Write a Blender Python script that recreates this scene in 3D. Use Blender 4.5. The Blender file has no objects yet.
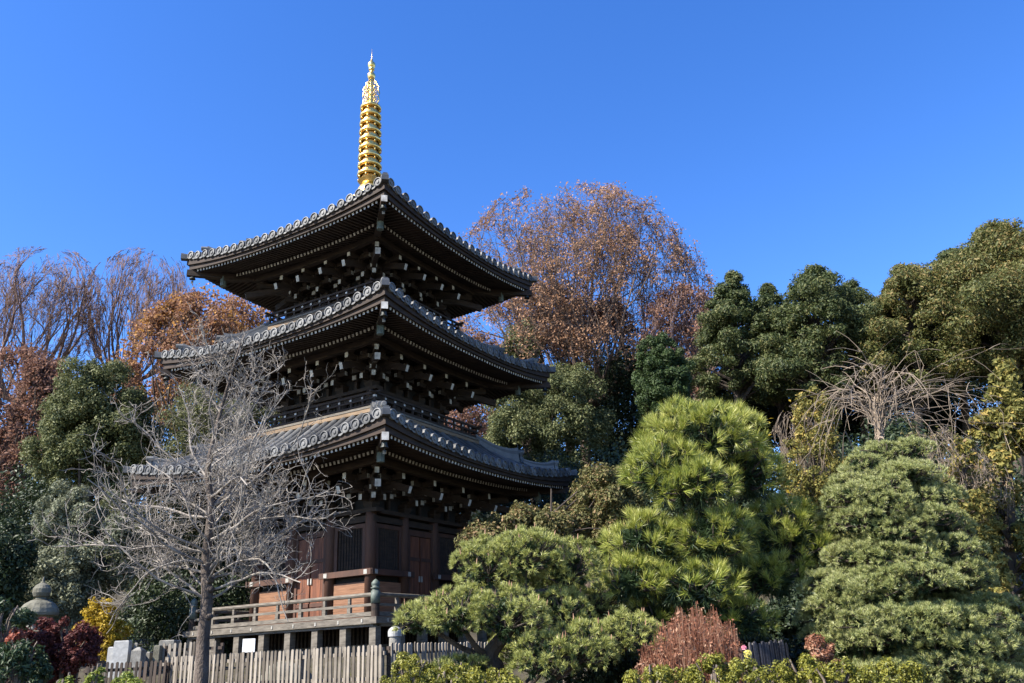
import bpy, math, random
import numpy as np
from mathutils import Matrix, Vector

scene = bpy.context.scene
COL = scene.collection
RNG = np.random.default_rng(11)
random.seed(11)

# ------------------------------------------------------------------ camera
F, PITCH, ROLL, EYE = 839.44, .3579, .0461, 1.6
cam_d = bpy.data.cameras.new('camera'); cam = bpy.data.objects.new('camera', cam_d); COL.objects.link(cam)
cam_d.sensor_width = 36; cam_d.lens = F / 1024 * 36; cam_d.clip_start = .1; cam_d.clip_end = 3000
cam.matrix_world = Matrix.Translation((0, 0, EYE)) @ Matrix.Rotation(math.pi / 2 + PITCH, 4, 'X') @ Matrix.Rotation(-ROLL, 4, 'Z')
scene.camera = cam


def at(px, py, Y):
    """world point at distance Y ahead that stands where the photograph shows (px, py)"""
    A, B = px - 512, 341.5 - py
    a = (A * math.cos(ROLL) + B * math.sin(ROLL)) / F
    b = (-A * math.sin(ROLL) + B * math.cos(ROLL)) / F
    k = Y / (math.cos(PITCH) - b * math.sin(PITCH))
    return np.array([a * k, Y, EYE + (math.sin(PITCH) + b * math.cos(PITCH)) * k])


# ------------------------------------------------------------------ light
SUN_B, SUN_E = math.radians(61), math.radians(42)
sdir = Vector((-math.sin(SUN_B) * math.cos(SUN_E), -math.cos(SUN_B) * math.cos(SUN_E), math.sin(SUN_E)))
sl = bpy.data.lights.new('sun', 'SUN'); sl.energy = 5.0; sl.angle = math.radians(.53); sl.color = (1, .93, .82)
so = bpy.data.objects.new('sun', sl); COL.objects.link(so); so.rotation_euler = sdir.to_track_quat('Z', 'Y').to_euler()
so.location = (-30, -20, 40)
W = bpy.data.worlds.new('World'); scene.world = W; W.use_nodes = True
nt = W.node_tree; nt.nodes.clear()
sky = nt.nodes.new('ShaderNodeTexSky'); sky.sky_type = 'NISHITA'; sky.sun_disc = False
sky.sun_elevation = SUN_E
sky.sun_rotation = math.atan2(sdir.x, sdir.y)
sky.air_density = 1.0; sky.dust_density = 0.25; sky.ozone_density = 3.5; sky.altitude = 60
bg = nt.nodes.new('ShaderNodeBackground'); bg.inputs[1].default_value = .081
wo = nt.nodes.new('ShaderNodeOutputWorld')
hs = nt.nodes.new('ShaderNodeHueSaturation'); hs.inputs['Saturation'].default_value = 1.28; hs.inputs['Hue'].default_value = .514; hs.inputs['Value'].default_value = 1.46
nt.links.new(sky.outputs[0], hs.inputs['Color']); nt.links.new(hs.outputs[0], bg.inputs[0]); nt.links.new(bg.outputs[0], wo.inputs[0])
vs = scene.view_settings
vs.view_transform = 'Standard'; vs.look = 'None'; vs.gamma = 1; vs.use_curve_mapping = False; vs.exposure = 1.42
scene.cycles.max_bounces = 5; scene.cycles.transparent_max_bounces = 4
scene.cycles.diffuse_bounces = 3; scene.cycles.glossy_bounces = 2; scene.cycles.transmission_bounces = 3


# ------------------------------------------------------------------ materials
def base_mat(name):
    m = bpy.data.materials.new(name); m.use_nodes = True
    t = m.node_tree; b = t.nodes['Principled BSDF']
    return m, t, b


def ramp(t, fac, c1, c2, p1=.3, p2=.7):
    r = t.nodes.new('ShaderNodeValToRGB')
    r.color_ramp.elements[0].position = p1; r.color_ramp.elements[0].color = (*c1, 1)
    r.color_ramp.elements[1].position = p2; r.color_ramp.elements[1].color = (*c2, 1)
    t.links.new(fac, r.inputs[0])
    return r


def noise(t, scale, detail=4, stretch=None):
    tc = t.nodes.new('ShaderNodeTexCoord'); n = t.nodes.new('ShaderNodeTexNoise')
    n.inputs['Scale'].default_value = scale; n.inputs['Detail'].default_value = detail
    if stretch:
        mp = t.nodes.new('ShaderNodeMapping'); mp.inputs['Scale'].default_value = stretch
        t.links.new(tc.outputs['Object'], mp.inputs[0]); t.links.new(mp.outputs[0], n.inputs['Vector'])
    else:
        t.links.new(tc.outputs['Object'], n.inputs['Vector'])
    return n


def solid(name, c1, c2, scale=3, rough=.75, stretch=None, bump=.15, metal=0, spec=.4, isl=0):
    m, t, b = base_mat(name)
    n = noise(t, scale, 6, stretch)
    fac = n.outputs['Fac']
    if isl:
        g = t.nodes.new('ShaderNodeNewGeometry'); mx = t.nodes.new('ShaderNodeMix')
        mx.inputs[0].default_value = isl
        t.links.new(fac, mx.inputs[2]); t.links.new(g.outputs['Random Per Island'], mx.inputs[3])
        fac = mx.outputs[0]
    r = ramp(t, fac, c1, c2)
    t.links.new(r.outputs[0], b.inputs['Base Color'])
    b.inputs['Roughness'].default_value = rough; b.inputs['Metallic'].default_value = metal
    b.inputs['Specular IOR Level'].default_value = spec
    if bump:
        n2 = noise(t, scale * 5, 6, stretch)
        bp = t.nodes.new('ShaderNodeBump'); bp.inputs['Strength'].default_value = bump; bp.inputs['Distance'].default_value = .03
        t.links.new(n2.outputs['Fac'], bp.inputs['Height']); t.links.new(bp.outputs[0], b.inputs['Normal'])
    return m


def leafmat(name, c1, c2, clump=1.2, trans=.3, rough=.55, spec=.35, c3=None):
    """leaf colour varies per leaf and, more slowly, from spray to spray"""
    m, t, b = base_mat(name)
    g = t.nodes.new('ShaderNodeNewGeometry'); n = noise(t, clump, 3)
    mx = t.nodes.new('ShaderNodeMix'); mx.inputs[0].default_value = .5
    t.links.new(g.outputs['Random Per Island'], mx.inputs[2]); t.links.new(n.outputs['Fac'], mx.inputs[3])
    r = ramp(t, mx.outputs[0], c1, c2, .27, .62)
    if c3:
        e = r.color_ramp.elements.new(.73); e.color = (*c3, 1)
    t.links.new(r.outputs[0], b.inputs['Base Color'])
    b.inputs['Roughness'].default_value = rough; b.inputs['Specular IOR Level'].default_value = spec
    tr = t.nodes.new('ShaderNodeBsdfTranslucent'); ms = t.nodes.new('ShaderNodeMixShader'); ms.inputs[0].default_value = trans
    t.links.new(r.outputs[0], tr.inputs[0]); t.links.new(b.outputs[0], ms.inputs[1]); t.links.new(tr.outputs[0], ms.inputs[2])
    t.links.new(ms.outputs[0], t.nodes['Material Output'].inputs[0])
    return m


M = {}
M['wood'] = solid('dark weathered timber', (.015, .0095, .0065), (.044, .027, .0175), 2.5, .8, (1, 1, 6))
M['wood_red'] = solid('reddish lower timber', (.038, .019, .012), (.092, .040, .024), 3, .7, (1, 1, .35))
M['wood_red2'] = solid('red brown vertical door boards', (.07, .024, .012), (.19, .066, .030), 5, .65, (3, 3, .3))
M['plank'] = solid('pale orange plank panel', (.13, .058, .029), (.25, .125, .066), 4, .7, (.5, .5, 9))
M['wood_grey'] = solid('silvered deck timber', (.07, .06, .048), (.17, .15, .122), 4, .8, (1, 1, 5))
M['wood_tan'] = solid('tan balcony boards', (.11, .075, .045), (.24, .165, .10), 3, .8, (.6, .6, 9))
M['wood_end'] = solid('whitewashed timber ends', (.24, .22, .19), (.66, .64, .59), 5, .8, bump=.05)
M['cop'] = solid('green copper cap', (.05, .065, .055), (.12, .145, .122), 6, .6, bump=.1)
M['tile'] = solid('grey fired roof tile', (.045, .047, .05), (.12, .122, .125), 5, .5, isl=.5, spec=.5, bump=.1)
M['tile_end'] = solid('light grey round tile end', (.06, .061, .061), (.155, .155, .15), 9, .55, isl=.5, bump=.2)
M['tile_dark'] = solid('dark grey tile channel', (.035, .036, .04), (.08, .08, .086), 5, .6, spec=.45)  # darker grey than the cover tiles
M['gold'] = solid('gilded bronze', (.80, .46, .10), (1.0, .78, .33), 5, .34, metal=1, bump=.06)
M['fit'] = solid('dull metal fitting', (.25, .24, .21), (.42, .40, .36), 9, .5, metal=.3)
M['iron'] = solid('dark bronze bell', (.02, .022, .02), (.05, .055, .05), 8, .5, metal=.5)
M['stone'] = solid('weathered granite', (.11, .104, .09), (.24, .23, .205), 7, .9, bump=.35)
M['stone_w'] = solid('pale grave stone', (.22, .22, .215), (.36, .36, .35), 9, .8, bump=.15)
M['stone_g'] = solid('lichen stained stone', (.075, .072, .052), (.17, .163, .125), 6, .95, bump=.4)
M['white'] = solid('white painted board', (.72, .72, .70), (.82, .82, .80), 5, .6, bump=.03)
M['dark'] = solid('dark interior timber', (.010, .009, .009), (.022, .020, .020), 4, .9)
M['picket'] = solid('sun bleached picket', (.085, .07, .053), (.27, .235, .19), 6, .85, (1, 1, .6), isl=.5)
M['picket_d'] = solid('dark shade-toned picket', (.025, .018, .014), (.07, .05, .038), 6, .85, isl=.5)  # shade of the low left fence is in this colour; some rails share it
M['bamboo'] = solid('dark bound brushwood', (.035, .034, .038), (.085, .08, .085), 8, .8, isl=.6)
M['bark'] = solid('grey brown bark', (.075, .058, .046), (.18, .145, .118), 14, .9, (1, 1, .4), bump=.6)
M['bark_grey'] = solid('pale grey bark', (.045, .034, .027), (.13, .104, .085), 10, .9, (1, 1, .5), bump=.8)
M['twig_grey'] = solid('pale grey twig', (.13, .11, .094), (.315, .285, .245), 6, .85, bump=.1)
M['bark_dark'] = solid('dark fissured bark', (.028, .022, .018), (.085, .066, .052), 9, .95, (1, 1, .3), bump=.6)
M['bark_far'] = solid('purplish brown far bark', (.13, .085, .075), (.24, .165, .145), 3, .9, bump=.1)
M['bark_zel'] = solid('brown zelkova bark', (.055, .038, .03), (.12, .085, .068), 3, .9, bump=.1)
M['bark_dry'] = solid('brown far twigs', (.105, .060, .044), (.21, .130, .098), 3, .9, bump=.1)
M['twig_tan'] = solid('tan dry twig', (.13, .10, .075), (.265, .21, .155), 3, .85, isl=.5, bump=.05)
M['soil'] = solid('leaf strewn soil', (.028, .024, .015), (.07, .058, .036), 1.5, .95, bump=.4)
M['path'] = solid('pale gravel path', (.24, .22, .19), (.38, .355, .31), 5, .95, bump=.5)

M['camphor'] = leafmat('dark glossy broadleaf', (.042, .058, .021), (.145, .160, .064), .9, .28, .6, .22, c3=(.23, .235, .11))
M['grey_green'] = leafmat('silvery evergreen leaf', (.085, .098, .060), (.21, .225, .145), 1.0, .28, .6, .22, c3=(.30, .31, .21))
M['soft_green'] = leafmat('soft light green leaf', (.070, .082, .036), (.185, .195, .090), .9, .28, .6, .22)
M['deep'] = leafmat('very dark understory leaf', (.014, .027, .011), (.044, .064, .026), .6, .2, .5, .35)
M['deepest'] = leafmat('understory leaf darkened for shade', (.008, .016, .007), (.024, .036, .015), .6, .2, .6, .2)  # darker copy of the understory leaf, forest shade put into the colour
M['cypress'] = leafmat('dark cypress spray', (.026, .043, .014), (.088, .110, .036), .45, .3, .55, .3, c3=(.14, .14, .05))
M['cypress_y'] = leafmat('yellowing cypress spray', (.045, .060, .016), (.135, .138, .040), .35, .3, .55, .3, c3=(.22, .165, .06))
M['thuja'] = leafmat('golden conifer spray', (.085, .09, .024), (.24, .22, .060), .7, .3, .6, .22, c3=(.36, .26, .07))
M['olive'] = leafmat('olive shrub leaf', (.06, .066, .022), (.18, .168, .062), .9, .3, .6, .22, c3=(.25, .165, .085))
M['clip'] = leafmat('clipped conifer leaf', (.020, .042, .013), (.06, .095, .028), 1.2, .2, .55, .3)
M['russet'] = leafmat('russet dry leaf', (.26, .142, .082), (.44, .265, .160), .5, .35, .7, .2)
M['orange'] = leafmat('orange autumn leaf', (.20, .105, .064), (.34, .19, .12), .35, .35, .7, .2, c3=(.50, .27, .07))
M['maroon'] = leafmat('reddish brown leaf', (.15, .080, .056), (.28, .155, .108), .5, .35, .7, .2)
M['yellow'] = leafmat('yellow autumn leaf', (.27, .18, .010), (.46, .32, .03), 2, .4, .6, .3)
M['wine'] = leafmat('dark wine red leaf', (.055, .014, .012), (.14, .038, .030), 3, .25, .6, .3)
M['redtip'] = leafmat('red shoot leaf', (.22, .06, .035), (.36, .12, .075), 3, .3, .6, .3)
M['hedge'] = leafmat('yellow green hedge leaf', (.07, .085, .011), (.25, .24, .035), 2.5, .3, .5, .4)
M['herb'] = leafmat('bright herb leaf', (.10, .14, .02), (.26, .30, .05), 2.5, .3, .5, .4)
M['dry'] = leafmat('dry red brown stalk', (.17, .064, .036), (.31, .145, .088), 5, .3, .75, .2, c3=(.40, .25, .165))
M['pine_long'] = leafmat('bright long pine needle', (.13, .175, .024), (.35, .375, .07), 1.6, .22, .4, .5, c3=(.52, .50, .15))
M['pine_short'] = leafmat('green pine needle', (.155, .185, .042), (.44, .45, .135), 2.0, .14, .45, .45, c3=(.32, .33, .12))
M['pine_blue'] = leafmat('blue green five needle pine', (.12, .15, .046), (.355, .375, .13), 2.0, .14, .45, .45, c3=(.38, .38, .19))
M['pine_dark'] = leafmat('dark needle and pad core shade', (.02, .04, .015), (.05, .08, .03), 2.0, .25, .5, .4)
M['bud'] = leafmat('pinkish tan candle bud', (.30, .17, .11), (.45, .28, .19), 3, .2, .7, .2)
M['petal_p'] = leafmat('pink petal', (.60, .16, .24), (.75, .30, .38), 5, .3, .6, .3)
M['petal_y'] = leafmat('yellow petal', (.72, .62, .12), (.82, .74, .30), 5, .3, .6, .3)
M['grass'] = leafmat('short winter grass', (.06, .07, .02), (.16, .15, .055), 1, .3, .7, .2)


# ------------------------------------------------------------------ mesh collector
class MB:
    def __init__(s):
        s.v = []; s.f = []; s.n = 0

    def add(s, V, faces, mi=0):
        V = np.asarray(V, float).reshape(-1, 3); faces = np.asarray(faces, dtype=np.int64)
        if faces.ndim == 1: faces = faces[None, :]
        s.v.append(V); s.f.append((faces + s.n, mi)); s.n += len(V)

    def hexa(s, P, mi=0, end=None, mend=1):
        """8 corners: bottom ring 0-3, top ring 4-7; face index `end` may take a second material"""
        Fc = [(0, 3, 2, 1), (4, 5, 6, 7), (0, 1, 5, 4), (1, 2, 6, 5), (2, 3, 7, 6), (3, 0, 4, 7)]
        if end is None:
            s.add(P, Fc, mi)
        else:
            s.add(P, [f for i, f in enumerate(Fc) if i != end], mi); s.f.append((np.array([Fc[end]]) + s.n - 8, mend))

    def box(s, c, size, mi=0, rz=0, end=None, mend=1):
        x, y, z = np.array(size) / 2
        P = np.array([(-x, -y, -z), (x, -y, -z), (x, y, -z), (-x, y, -z), (-x, -y, z), (x, -y, z), (x, y, z), (-x, y, z)])
        if rz:
            cc, ss = math.cos(rz), math.sin(rz); P = P @ np.array([[cc, ss, 0], [-ss, cc, 0], [0, 0, 1]])
        s.hexa(P + np.array(c), mi, end, mend)

    def b2(s, x0, x1, y0, y1, z0, z1, mi=0, end=None, mend=1):
        s.box(((x0 + x1) / 2, (y0 + y1) / 2, (z0 + z1) / 2), (x1 - x0, y1 - y0, z1 - z0), mi, 0, end, mend)

    def bar(s, p, q, w, h, mi=0, cap=None, up=(0, 0, 1), w2=None, h2=None):
        """rectangular bar from p to q; cap = material of the face at q"""
        p = np.array(p, float); q = np.array(q, float); d = q - p; d /= np.linalg.norm(d)
        sd = np.cross(d, up); sd /= np.linalg.norm(sd); u = np.cross(sd, d)
        w2 = w2 or w; h2 = h2 or h
        P = [p - sd * w / 2 - u * h / 2, p + sd * w / 2 - u * h / 2, p + sd * w / 2 + u * h / 2, p - sd * w / 2 + u * h / 2,
             q - sd * w2 / 2 - u * h2 / 2, q + sd * w2 / 2 - u * h2 / 2, q + sd * w2 / 2 + u * h2 / 2, q - sd * w2 / 2 + u * h2 / 2]
        s.hexa(np.array(P), mi, 1 if cap is not None else None, cap or 0)

    def tube(s, pts, rad, n=6, mi=0, caps=True):
        pts = np.asarray(pts, float); k = len(pts)
        rad = np.broadcast_to(np.asarray(rad, float), (k,))
        T = np.gradient(pts, axis=0); T /= np.linalg.norm(T, axis=1)[:, None] + 1e-9
        ref = np.array([0, 0, 1.]) if abs(T[0][2]) < .9 else np.array([1., 0, 0])
        A = np.cross(T, ref); A /= np.linalg.norm(A, axis=1)[:, None] + 1e-9; B = np.cross(T, A)
        a = np.linspace(0, 2 * np.pi, n, endpoint=False)
        V = pts[:, None] + rad[:, None, None] * (np.cos(a)[None, :, None] * A[:, None] + np.sin(a)[None, :, None] * B[:, None])
        i = np.arange(k - 1)[:, None] * n; j = np.arange(n)[None]; j2 = (j + 1) % n
        Fc = np.stack([i + j, i + j2, i + n + j2, i + n + j], -1).reshape(-1, 4)
        b0 = s.n
        s.add(V.reshape(-1, 3), Fc, mi)
        if caps and n > 4:
            s.f.append((np.array([[b0 + (k - 1) * n + x for x in range(n)]]), mi))
            s.f.append((np.array([[b0 + x for x in range(n)][::-1]]), mi))

    def lathe(s, prof, c=(0, 0, 0), n=16, mi=0):
        c = np.array(c, float); a = np.linspace(0, 2 * np.pi, n, endpoint=False)
        V = np.array([[(r * math.cos(t), r * math.sin(t), z) for t in a] for r, z in prof]).reshape(-1, 3) + c
        k = len(prof); i = np.arange(k - 1)[:, None] * n; j = np.arange(n)[None]; j2 = (j + 1) % n
        b0 = s.n
        s.add(V, np.stack([i + j, i + j2, i + n + j2, i + n + j], -1).reshape(-1, 4), mi)
        for row, rev in ((0, True), (k - 1, False)):
            if prof[row][0] > 1e-3:
                ids = [b0 + row * n + x for x in range(n)]
                s.f.append((np.array([ids[::-1] if rev else ids]), mi))

    def sheet(s, G, mi=0):
        G = np.asarray(G, float); a, b = G.shape[:2]
        i = np.arange(a - 1)[:, None] * b; j = np.arange(b - 1)[None]
        s.add(G.reshape(-1, 3), np.stack([i + j, i + j + 1, i + b + j + 1, i + b + j], -1).reshape(-1, 4), mi)

    def mesh(s, name, mats, off=(0, 0, 0), smooth=False):
        me = bpy.data.meshes.new(name)
        V = np.concatenate(s.v) - np.array(off)
        me.vertices.add(len(V)); me.vertices.foreach_set('co', V.ravel().astype(np.float32))
        nl = sum(f.size for f, _ in s.f); nf = sum(len(f) for f, _ in s.f)
        me.loops.add(nl); me.polygons.add(nf)
        me.loops.foreach_set('vertex_index', np.concatenate([f.ravel() for f, _ in s.f]).astype(np.int32))
        tot = np.concatenate([np.full(len(f), f.shape[1]) for f, _ in s.f])
        me.polygons.foreach_set('loop_start', np.concatenate([[0], np.cumsum(tot)[:-1]]).astype(np.int32))
        me.polygons.foreach_set('material_index', np.concatenate([np.full(len(f), m) for f, m in s.f]).astype(np.int32))
        me.polygons.foreach_set('use_smooth', np.full(nf, bool(smooth)))
        me.update(calc_edges=True); me.validate()
        for m in (mats if isinstance(mats, (list, tuple)) else [mats]): me.materials.append(M[m] if isinstance(m, str) else m)
        return me

    def build(s, name, mats, parent=None, local=False, smooth=False):
        off = (0, 0, 0)
        if parent is not None and not local: off = BASE.get(parent.name, (0, 0, 0))
        o = bpy.data.objects.new(name, s.mesh(name, mats, off, smooth)); COL.objects.link(o)
        if parent is not None:
            o.parent = parent
            if parent.name in BASE: BASE[o.name] = BASE[parent.name]
        return o


BASE = {}


def thing(name, label, cat, loc, group=None):
    o = bpy.data.objects.new(name, None); COL.objects.link(o); o.location = tuple(float(x) for x in loc)
    o.empty_display_size = .3
    BASE[o.name] = np.array(loc, float)
    o['label'] = label; o['category'] = cat
    if group: o['group'] = group
    return o


def tag(o, label, cat, group=None):
    o['label'] = label; o['category'] = cat
    if group: o['group'] = group
    return o


def kid(mesh, name, parent, rz=0, loc=(0, 0, 0)):
    o = bpy.data.objects.new(name, mesh); COL.objects.link(o); o.parent = parent; o.rotation_euler = (0, 0, rz); o.location = loc
    return o


# ------------------------------------------------------------------ ground
def sm(a, b, x):
    t = np.clip((x - a) / (b - a), 0, 1); return t * t * (3 - 2 * t)


def ground_z(x, y):
    x = np.asarray(x, float); y = np.asarray(y, float)
    z = .35 * sm(3, 8, y) + .75 * sm(8, 17, y) + .65 * sm(19.5, 22.5, y)
    z = z + 12 * sm(36, 80, y + .15 * np.abs(x)) + 6 * sm(80, 200, y)
    return z + .05 * np.sin(x * 1.3) * np.cos(y * .9) * sm(3, 10, y)


xs = np.concatenate([np.linspace(-700, -70, 12), np.linspace(-64, 64, 129), np.linspace(70, 700, 12)])
ys = np.concatenate([np.linspace(-200, -12, 8), np.linspace(-10, 90, 151), np.linspace(95, 900, 16)])
gx, gy = np.meshgrid(xs, ys)
g = MB(); g.sheet(np.stack([gx, gy, ground_z(gx, gy)], -1)[:, ::1])
go = g.build('ground', 'soil', smooth=True); go['kind'] = 'structure'
px_ = np.linspace(-40, 40, 81); py_ = np.linspace(-1.8, 2.6, 8); gx, gy = np.meshgrid(px_, py_)
p = MB(); p.sheet(np.stack([gx, gy, ground_z(gx, gy) + .004], -1)); po = p.build('path', 'path', smooth=True); po['kind'] = 'structure'


def gz(x, y): return float(ground_z(x, y))


# ------------------------------------------------------------------ pagoda
PS = .8
TH = .5305
PC = np.array([-6.6773 * PS, 36 * PS])
PG = 1.72
UV = np.array([-math.cos(TH), math.sin(TH)]); VV = np.array([math.sin(TH), math.cos(TH)])
pag = thing('pagoda', 'three storey dark timber pagoda with curved grey tiled roofs and a golden spire', 'pagoda', (PC[0], PC[1], 0))
pag.rotation_euler = (0, 0, -TH)


def ploc(x, y, z):
    c, s_ = math.cos(-TH), math.sin(-TH)
    return np.array([PC[0] + x * c - y * s_, PC[1] + x * s_ + y * c, z])


H90 = math.pi / 2
# storeys, bottom to top: roof half width, eave corner z, sag, wall half width, wall base z, wall top z, roof top half width, z
ST = [dict(R=5.27, zc=7.51, sag=.50, sagr=.28, k=.55, w=2.37, z0=2.75, zt=5.92, rt=2.80, zr=8.85),
      dict(R=4.87, zc=11.50, sag=.50, sagr=.28, k=.45, w=1.88, z0=8.92, zt=9.98, rt=2.42, zr=12.90),
      dict(R=4.51, zc=15.29, sag=.48, sagr=.28, k=.42, w=1.58, z0=12.98, zt=13.80, rt=.40, zr=17.75)]
FLY = 1.12


def soffit(st, r, t):
    """height of the rafter tops"""
    R, w = st['R'], st['w']
    fade = np.clip((r - w) / (R - w), 0, 1)
    rise = np.where(r > R - FLY, .14 * (R - r), .14 * FLY - .15 + .30 * (R - FLY - r))
    return st['zc'] - .20 - st['sagr'] * (1 - np.clip(np.abs(t) / np.maximum(r, .01), 0, 1) ** 2.3 * fade) + rise


def roofz(st, r, t):
    q = np.clip((st['R'] - r) / (st['R'] - st['rt']), 0, 1)
    z0 = st['zc'] + .25
    rise = st['zr'] - (z0 - st['sag'])
    # H(q): concave slope
    Hq = rise * (st['k'] * q + (1 - st['k']) * q * q)
    return z0 - st['sag'] + Hq + st['sag'] * (1 - q) ** 1.4 * np.clip(np.abs(t) / np.maximum(r, .01), 0, 1) ** 2.3


def rot4(P, k):
    P = np.asarray(P, float); c, s_ = round(math.cos(k * H90)), round(math.sin(k * H90))
    return np.stack([P[..., 0] * c - P[..., 1] * s_, P[..., 0] * s_ + P[..., 1] * c, P[..., 2]], -1)


def make_roof(st, first):
    R, rt, w = st['R'], st['rt'], st['w']
    # bedding surface (front face is -Y), four faces
    mb = MB()
    for k in range(4):
        qs = np.linspace(0, 1, 11); ts = np.linspace(-1, 1, 25)
        r = (R + .06) + (rt - R - .06) * qs
        G = np.stack([np.outer(r, ts), -np.outer(r, np.ones(25)), roofz(st, r[:, None], np.outer(r, ts))], -1)
        mb.sheet(rot4(G, k), 0)
        # layered eave boards below the tiles
        tt = np.linspace(-1, 1, 41)
        c_ = np.abs(tt) ** 2.3; lo = st['zc'] - .198 - st['sagr'] * (1 - c_); hi = st['zc'] + .243 - st['sag'] * (1 - c_)
        for (ro, f0, f1, th, mi) in ((R - .02, 0, .42, .16, 1), (R + .05, .43, 1, .22, 1)):
            rows = []
            for (rr, fz) in ((ro, f0), (ro, f1), (ro - th, f1), (ro - th, f0), (ro, f0)):
                x = tt * rr; z = lo + (hi - lo) * fz
                rows.append(np.stack([x, np.full_like(x, -rr), z], -1))
            mb.sheet(rot4(np.array(rows)[::-1], k), mi)
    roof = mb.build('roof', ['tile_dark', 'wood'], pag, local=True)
    # rows of round cover tiles running down each slope
    n = int(round(2 * R / .376)); sp = 2 * R / n
    ang = np.linspace(0, np.pi, 7)
    rad = .115
    rows = MB(); ends = MB()
    for i in range(n):
        t = -R + (i + .5) * sp
        r1 = max(abs(t) + .06, rt)
        if R - r1 < .15: continue
        rr = np.linspace(R + .10, r1, 7)
        z = roofz(st, rr, t)
        V = np.stack([t + rad * np.cos(ang)[None] + 0 * rr[:, None], -rr[:, None] + 0 * ang[None], z[:, None] + .01 + rad * 1.1 * np.sin(ang)[None]], -1)
        rows.sheet(V)
    for i in range(n):
        t = -R + (i + .5) * sp
        z = float(roofz(st, np.float64(R), np.float64(t))) + .075 + random.uniform(-.012, .012); t += random.uniform(-.012, .012)
        a = np.linspace(0, 2 * np.pi, 14, endpoint=False); y = -(R + .10)
        def ring(rd, yy): return np.stack([t + rd * np.cos(a), np.full(14, yy), z + rd * np.sin(a)], -1)
        Rg = [ring(.150, y + .16), ring(.152, y - .03), ring(.125, y - .035), ring(.115, y - .005), ring(.062, y - .005), ring(.05, y - .03), ring(.0, y - .034)]
        V = np.concatenate(Rg); i0 = np.arange(6)[:, None] * 14; j = np.arange(14)[None]; j2 = (j + 1) % 14
        ends.add(V, np.stack([i0 + j, i0 + j2, i0 + 14 + j2, i0 + 14 + j], -1).reshape(-1, 4))
        # curved pan tile lip between two round ends
        if i < n - 1:
            tm = t + sp / 2; zz = float(roofz(st, np.float64(R), np.float64(tm)))
            u = np.linspace(-1, 1, 6)
            top = np.stack([tm + u * .11, np.full(6, y + .0), zz + .03 - .05 * (1 - u * u)], -1)
            bot = top - np.array([0, 0, .06]); back = top + np.array([0, .2, .0])
            ends.sheet(np.array([bot, top, back]))
    rm = rows.mesh('tile_rows', 'tile', smooth=True); em = ends.mesh('eave_tile_ends', 'tile_end')
    for k in range(4):
        kid(rm, 'tile_rows', roof, k * H90); kid(em, 'eave_tile_ends', roof, k * H90)
    # hip ridges
    hd = MB(); d = np.array([1, -1, 0]) / math.sqrt(2); sd = np.array([1, 1, 0]) / math.sqrt(2)

    def hip(r0, r1, wd, h, up, mi=0):
        rr = np.linspace(r0, r1, 13); q = np.linspace(0, 1, 13)
        zb = roofz(st, rr, rr); lift = up * q ** 4
        C = np.stack([rr, -rr, zb], -1)
        for (w0, a0, a1) in ((wd, -.06, .55 * h), (wd * .86, .552 * h, .80 * h), (wd * .62, .80 * h + .002, h)):
            Pq = []
            for (sx, hh) in ((-1, a0), (-1, a1), (1, a1), (1, a0), (-1, a0)):
                Pq.append(C + sd * sx * w0 / 2 + np.array([0, 0, 1.]) * (hh + lift * (hh / h))[:, None] if hh > 0 else C + sd * sx * w0 / 2 + np.array([0, 0, hh]))
            Gp = np.stack(Pq, 0)
            hd.sheet(Gp, mi)
            for e in (0, -1):
                q4 = Gp[:4, e]; hd.add(q4, [(0, 1, 2, 3)] if e == -1 else [(3, 2, 1, 0)], mi)
    hip(rt + .02, R - 1.35, .30, .36, .24)
    hip(R - 1.36, R - .42, .27, .24, .22)
    hip(R - .45, R + .20, .22, .12, .06)
    # ornament plates (ogre tiles) closing the two ridges, and a round tile riding on each
    def plate(r, wd, h, zoff):
        z0 = float(roofz(st, np.float64(r), np.float64(r))) + zoff
        prof = [(-.5, 0), (-.62, .12), (-.46, .34), (-.40, .62), (-.52, .92), (-.24, .80), (-.13, 1.0), (.13, 1.0), (.24, .80), (.52, .92), (.40, .62), (.46, .34), (.62, .12), (.5, 0)]
        P0 = np.array([r, -r, z0]); fr = []
        for off in (.075, -.03):
            fr.append(np.array([P0 + d * off + sd * a * wd + np.array([0, 0, b * h]) for a, b in prof]))
        n_ = len(prof); V = np.concatenate(fr); b0 = hd.n
        hd.add(V, [(i, (i + 1) % n_, n_ + (i + 1) % n_, n_ + i) for i in range(n_)], 1)
        hd.f.append((np.array([[b0 + i for i in range(n_)]]), 1)); hd.f.append((np.array([[b0 + n_ + i for i in range(n_)][::-1]]), 1))
        for (hz, rd, ln) in ((.46 * h, .20 * wd, .13), (1.05 * h, .22 * wd, .16)):
            c0 = P0 + np.array([0, 0, hz])
            hd.tube([c0 - d * .16, c0 + d * ln, c0 + d * (ln + .01)], [rd, rd, rd * .7], 12, 1)
    plate(R - 1.30, .40, .46, -.02)
    plate(R - .38, .36, .38, -.02)
    hm = hd.mesh('hip_ridge', ['tile', 'tile_end'])
    for k in range(4): kid(hm, 'hip_ridge', roof, k * H90)
    # corner end tile
    return roof


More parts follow.
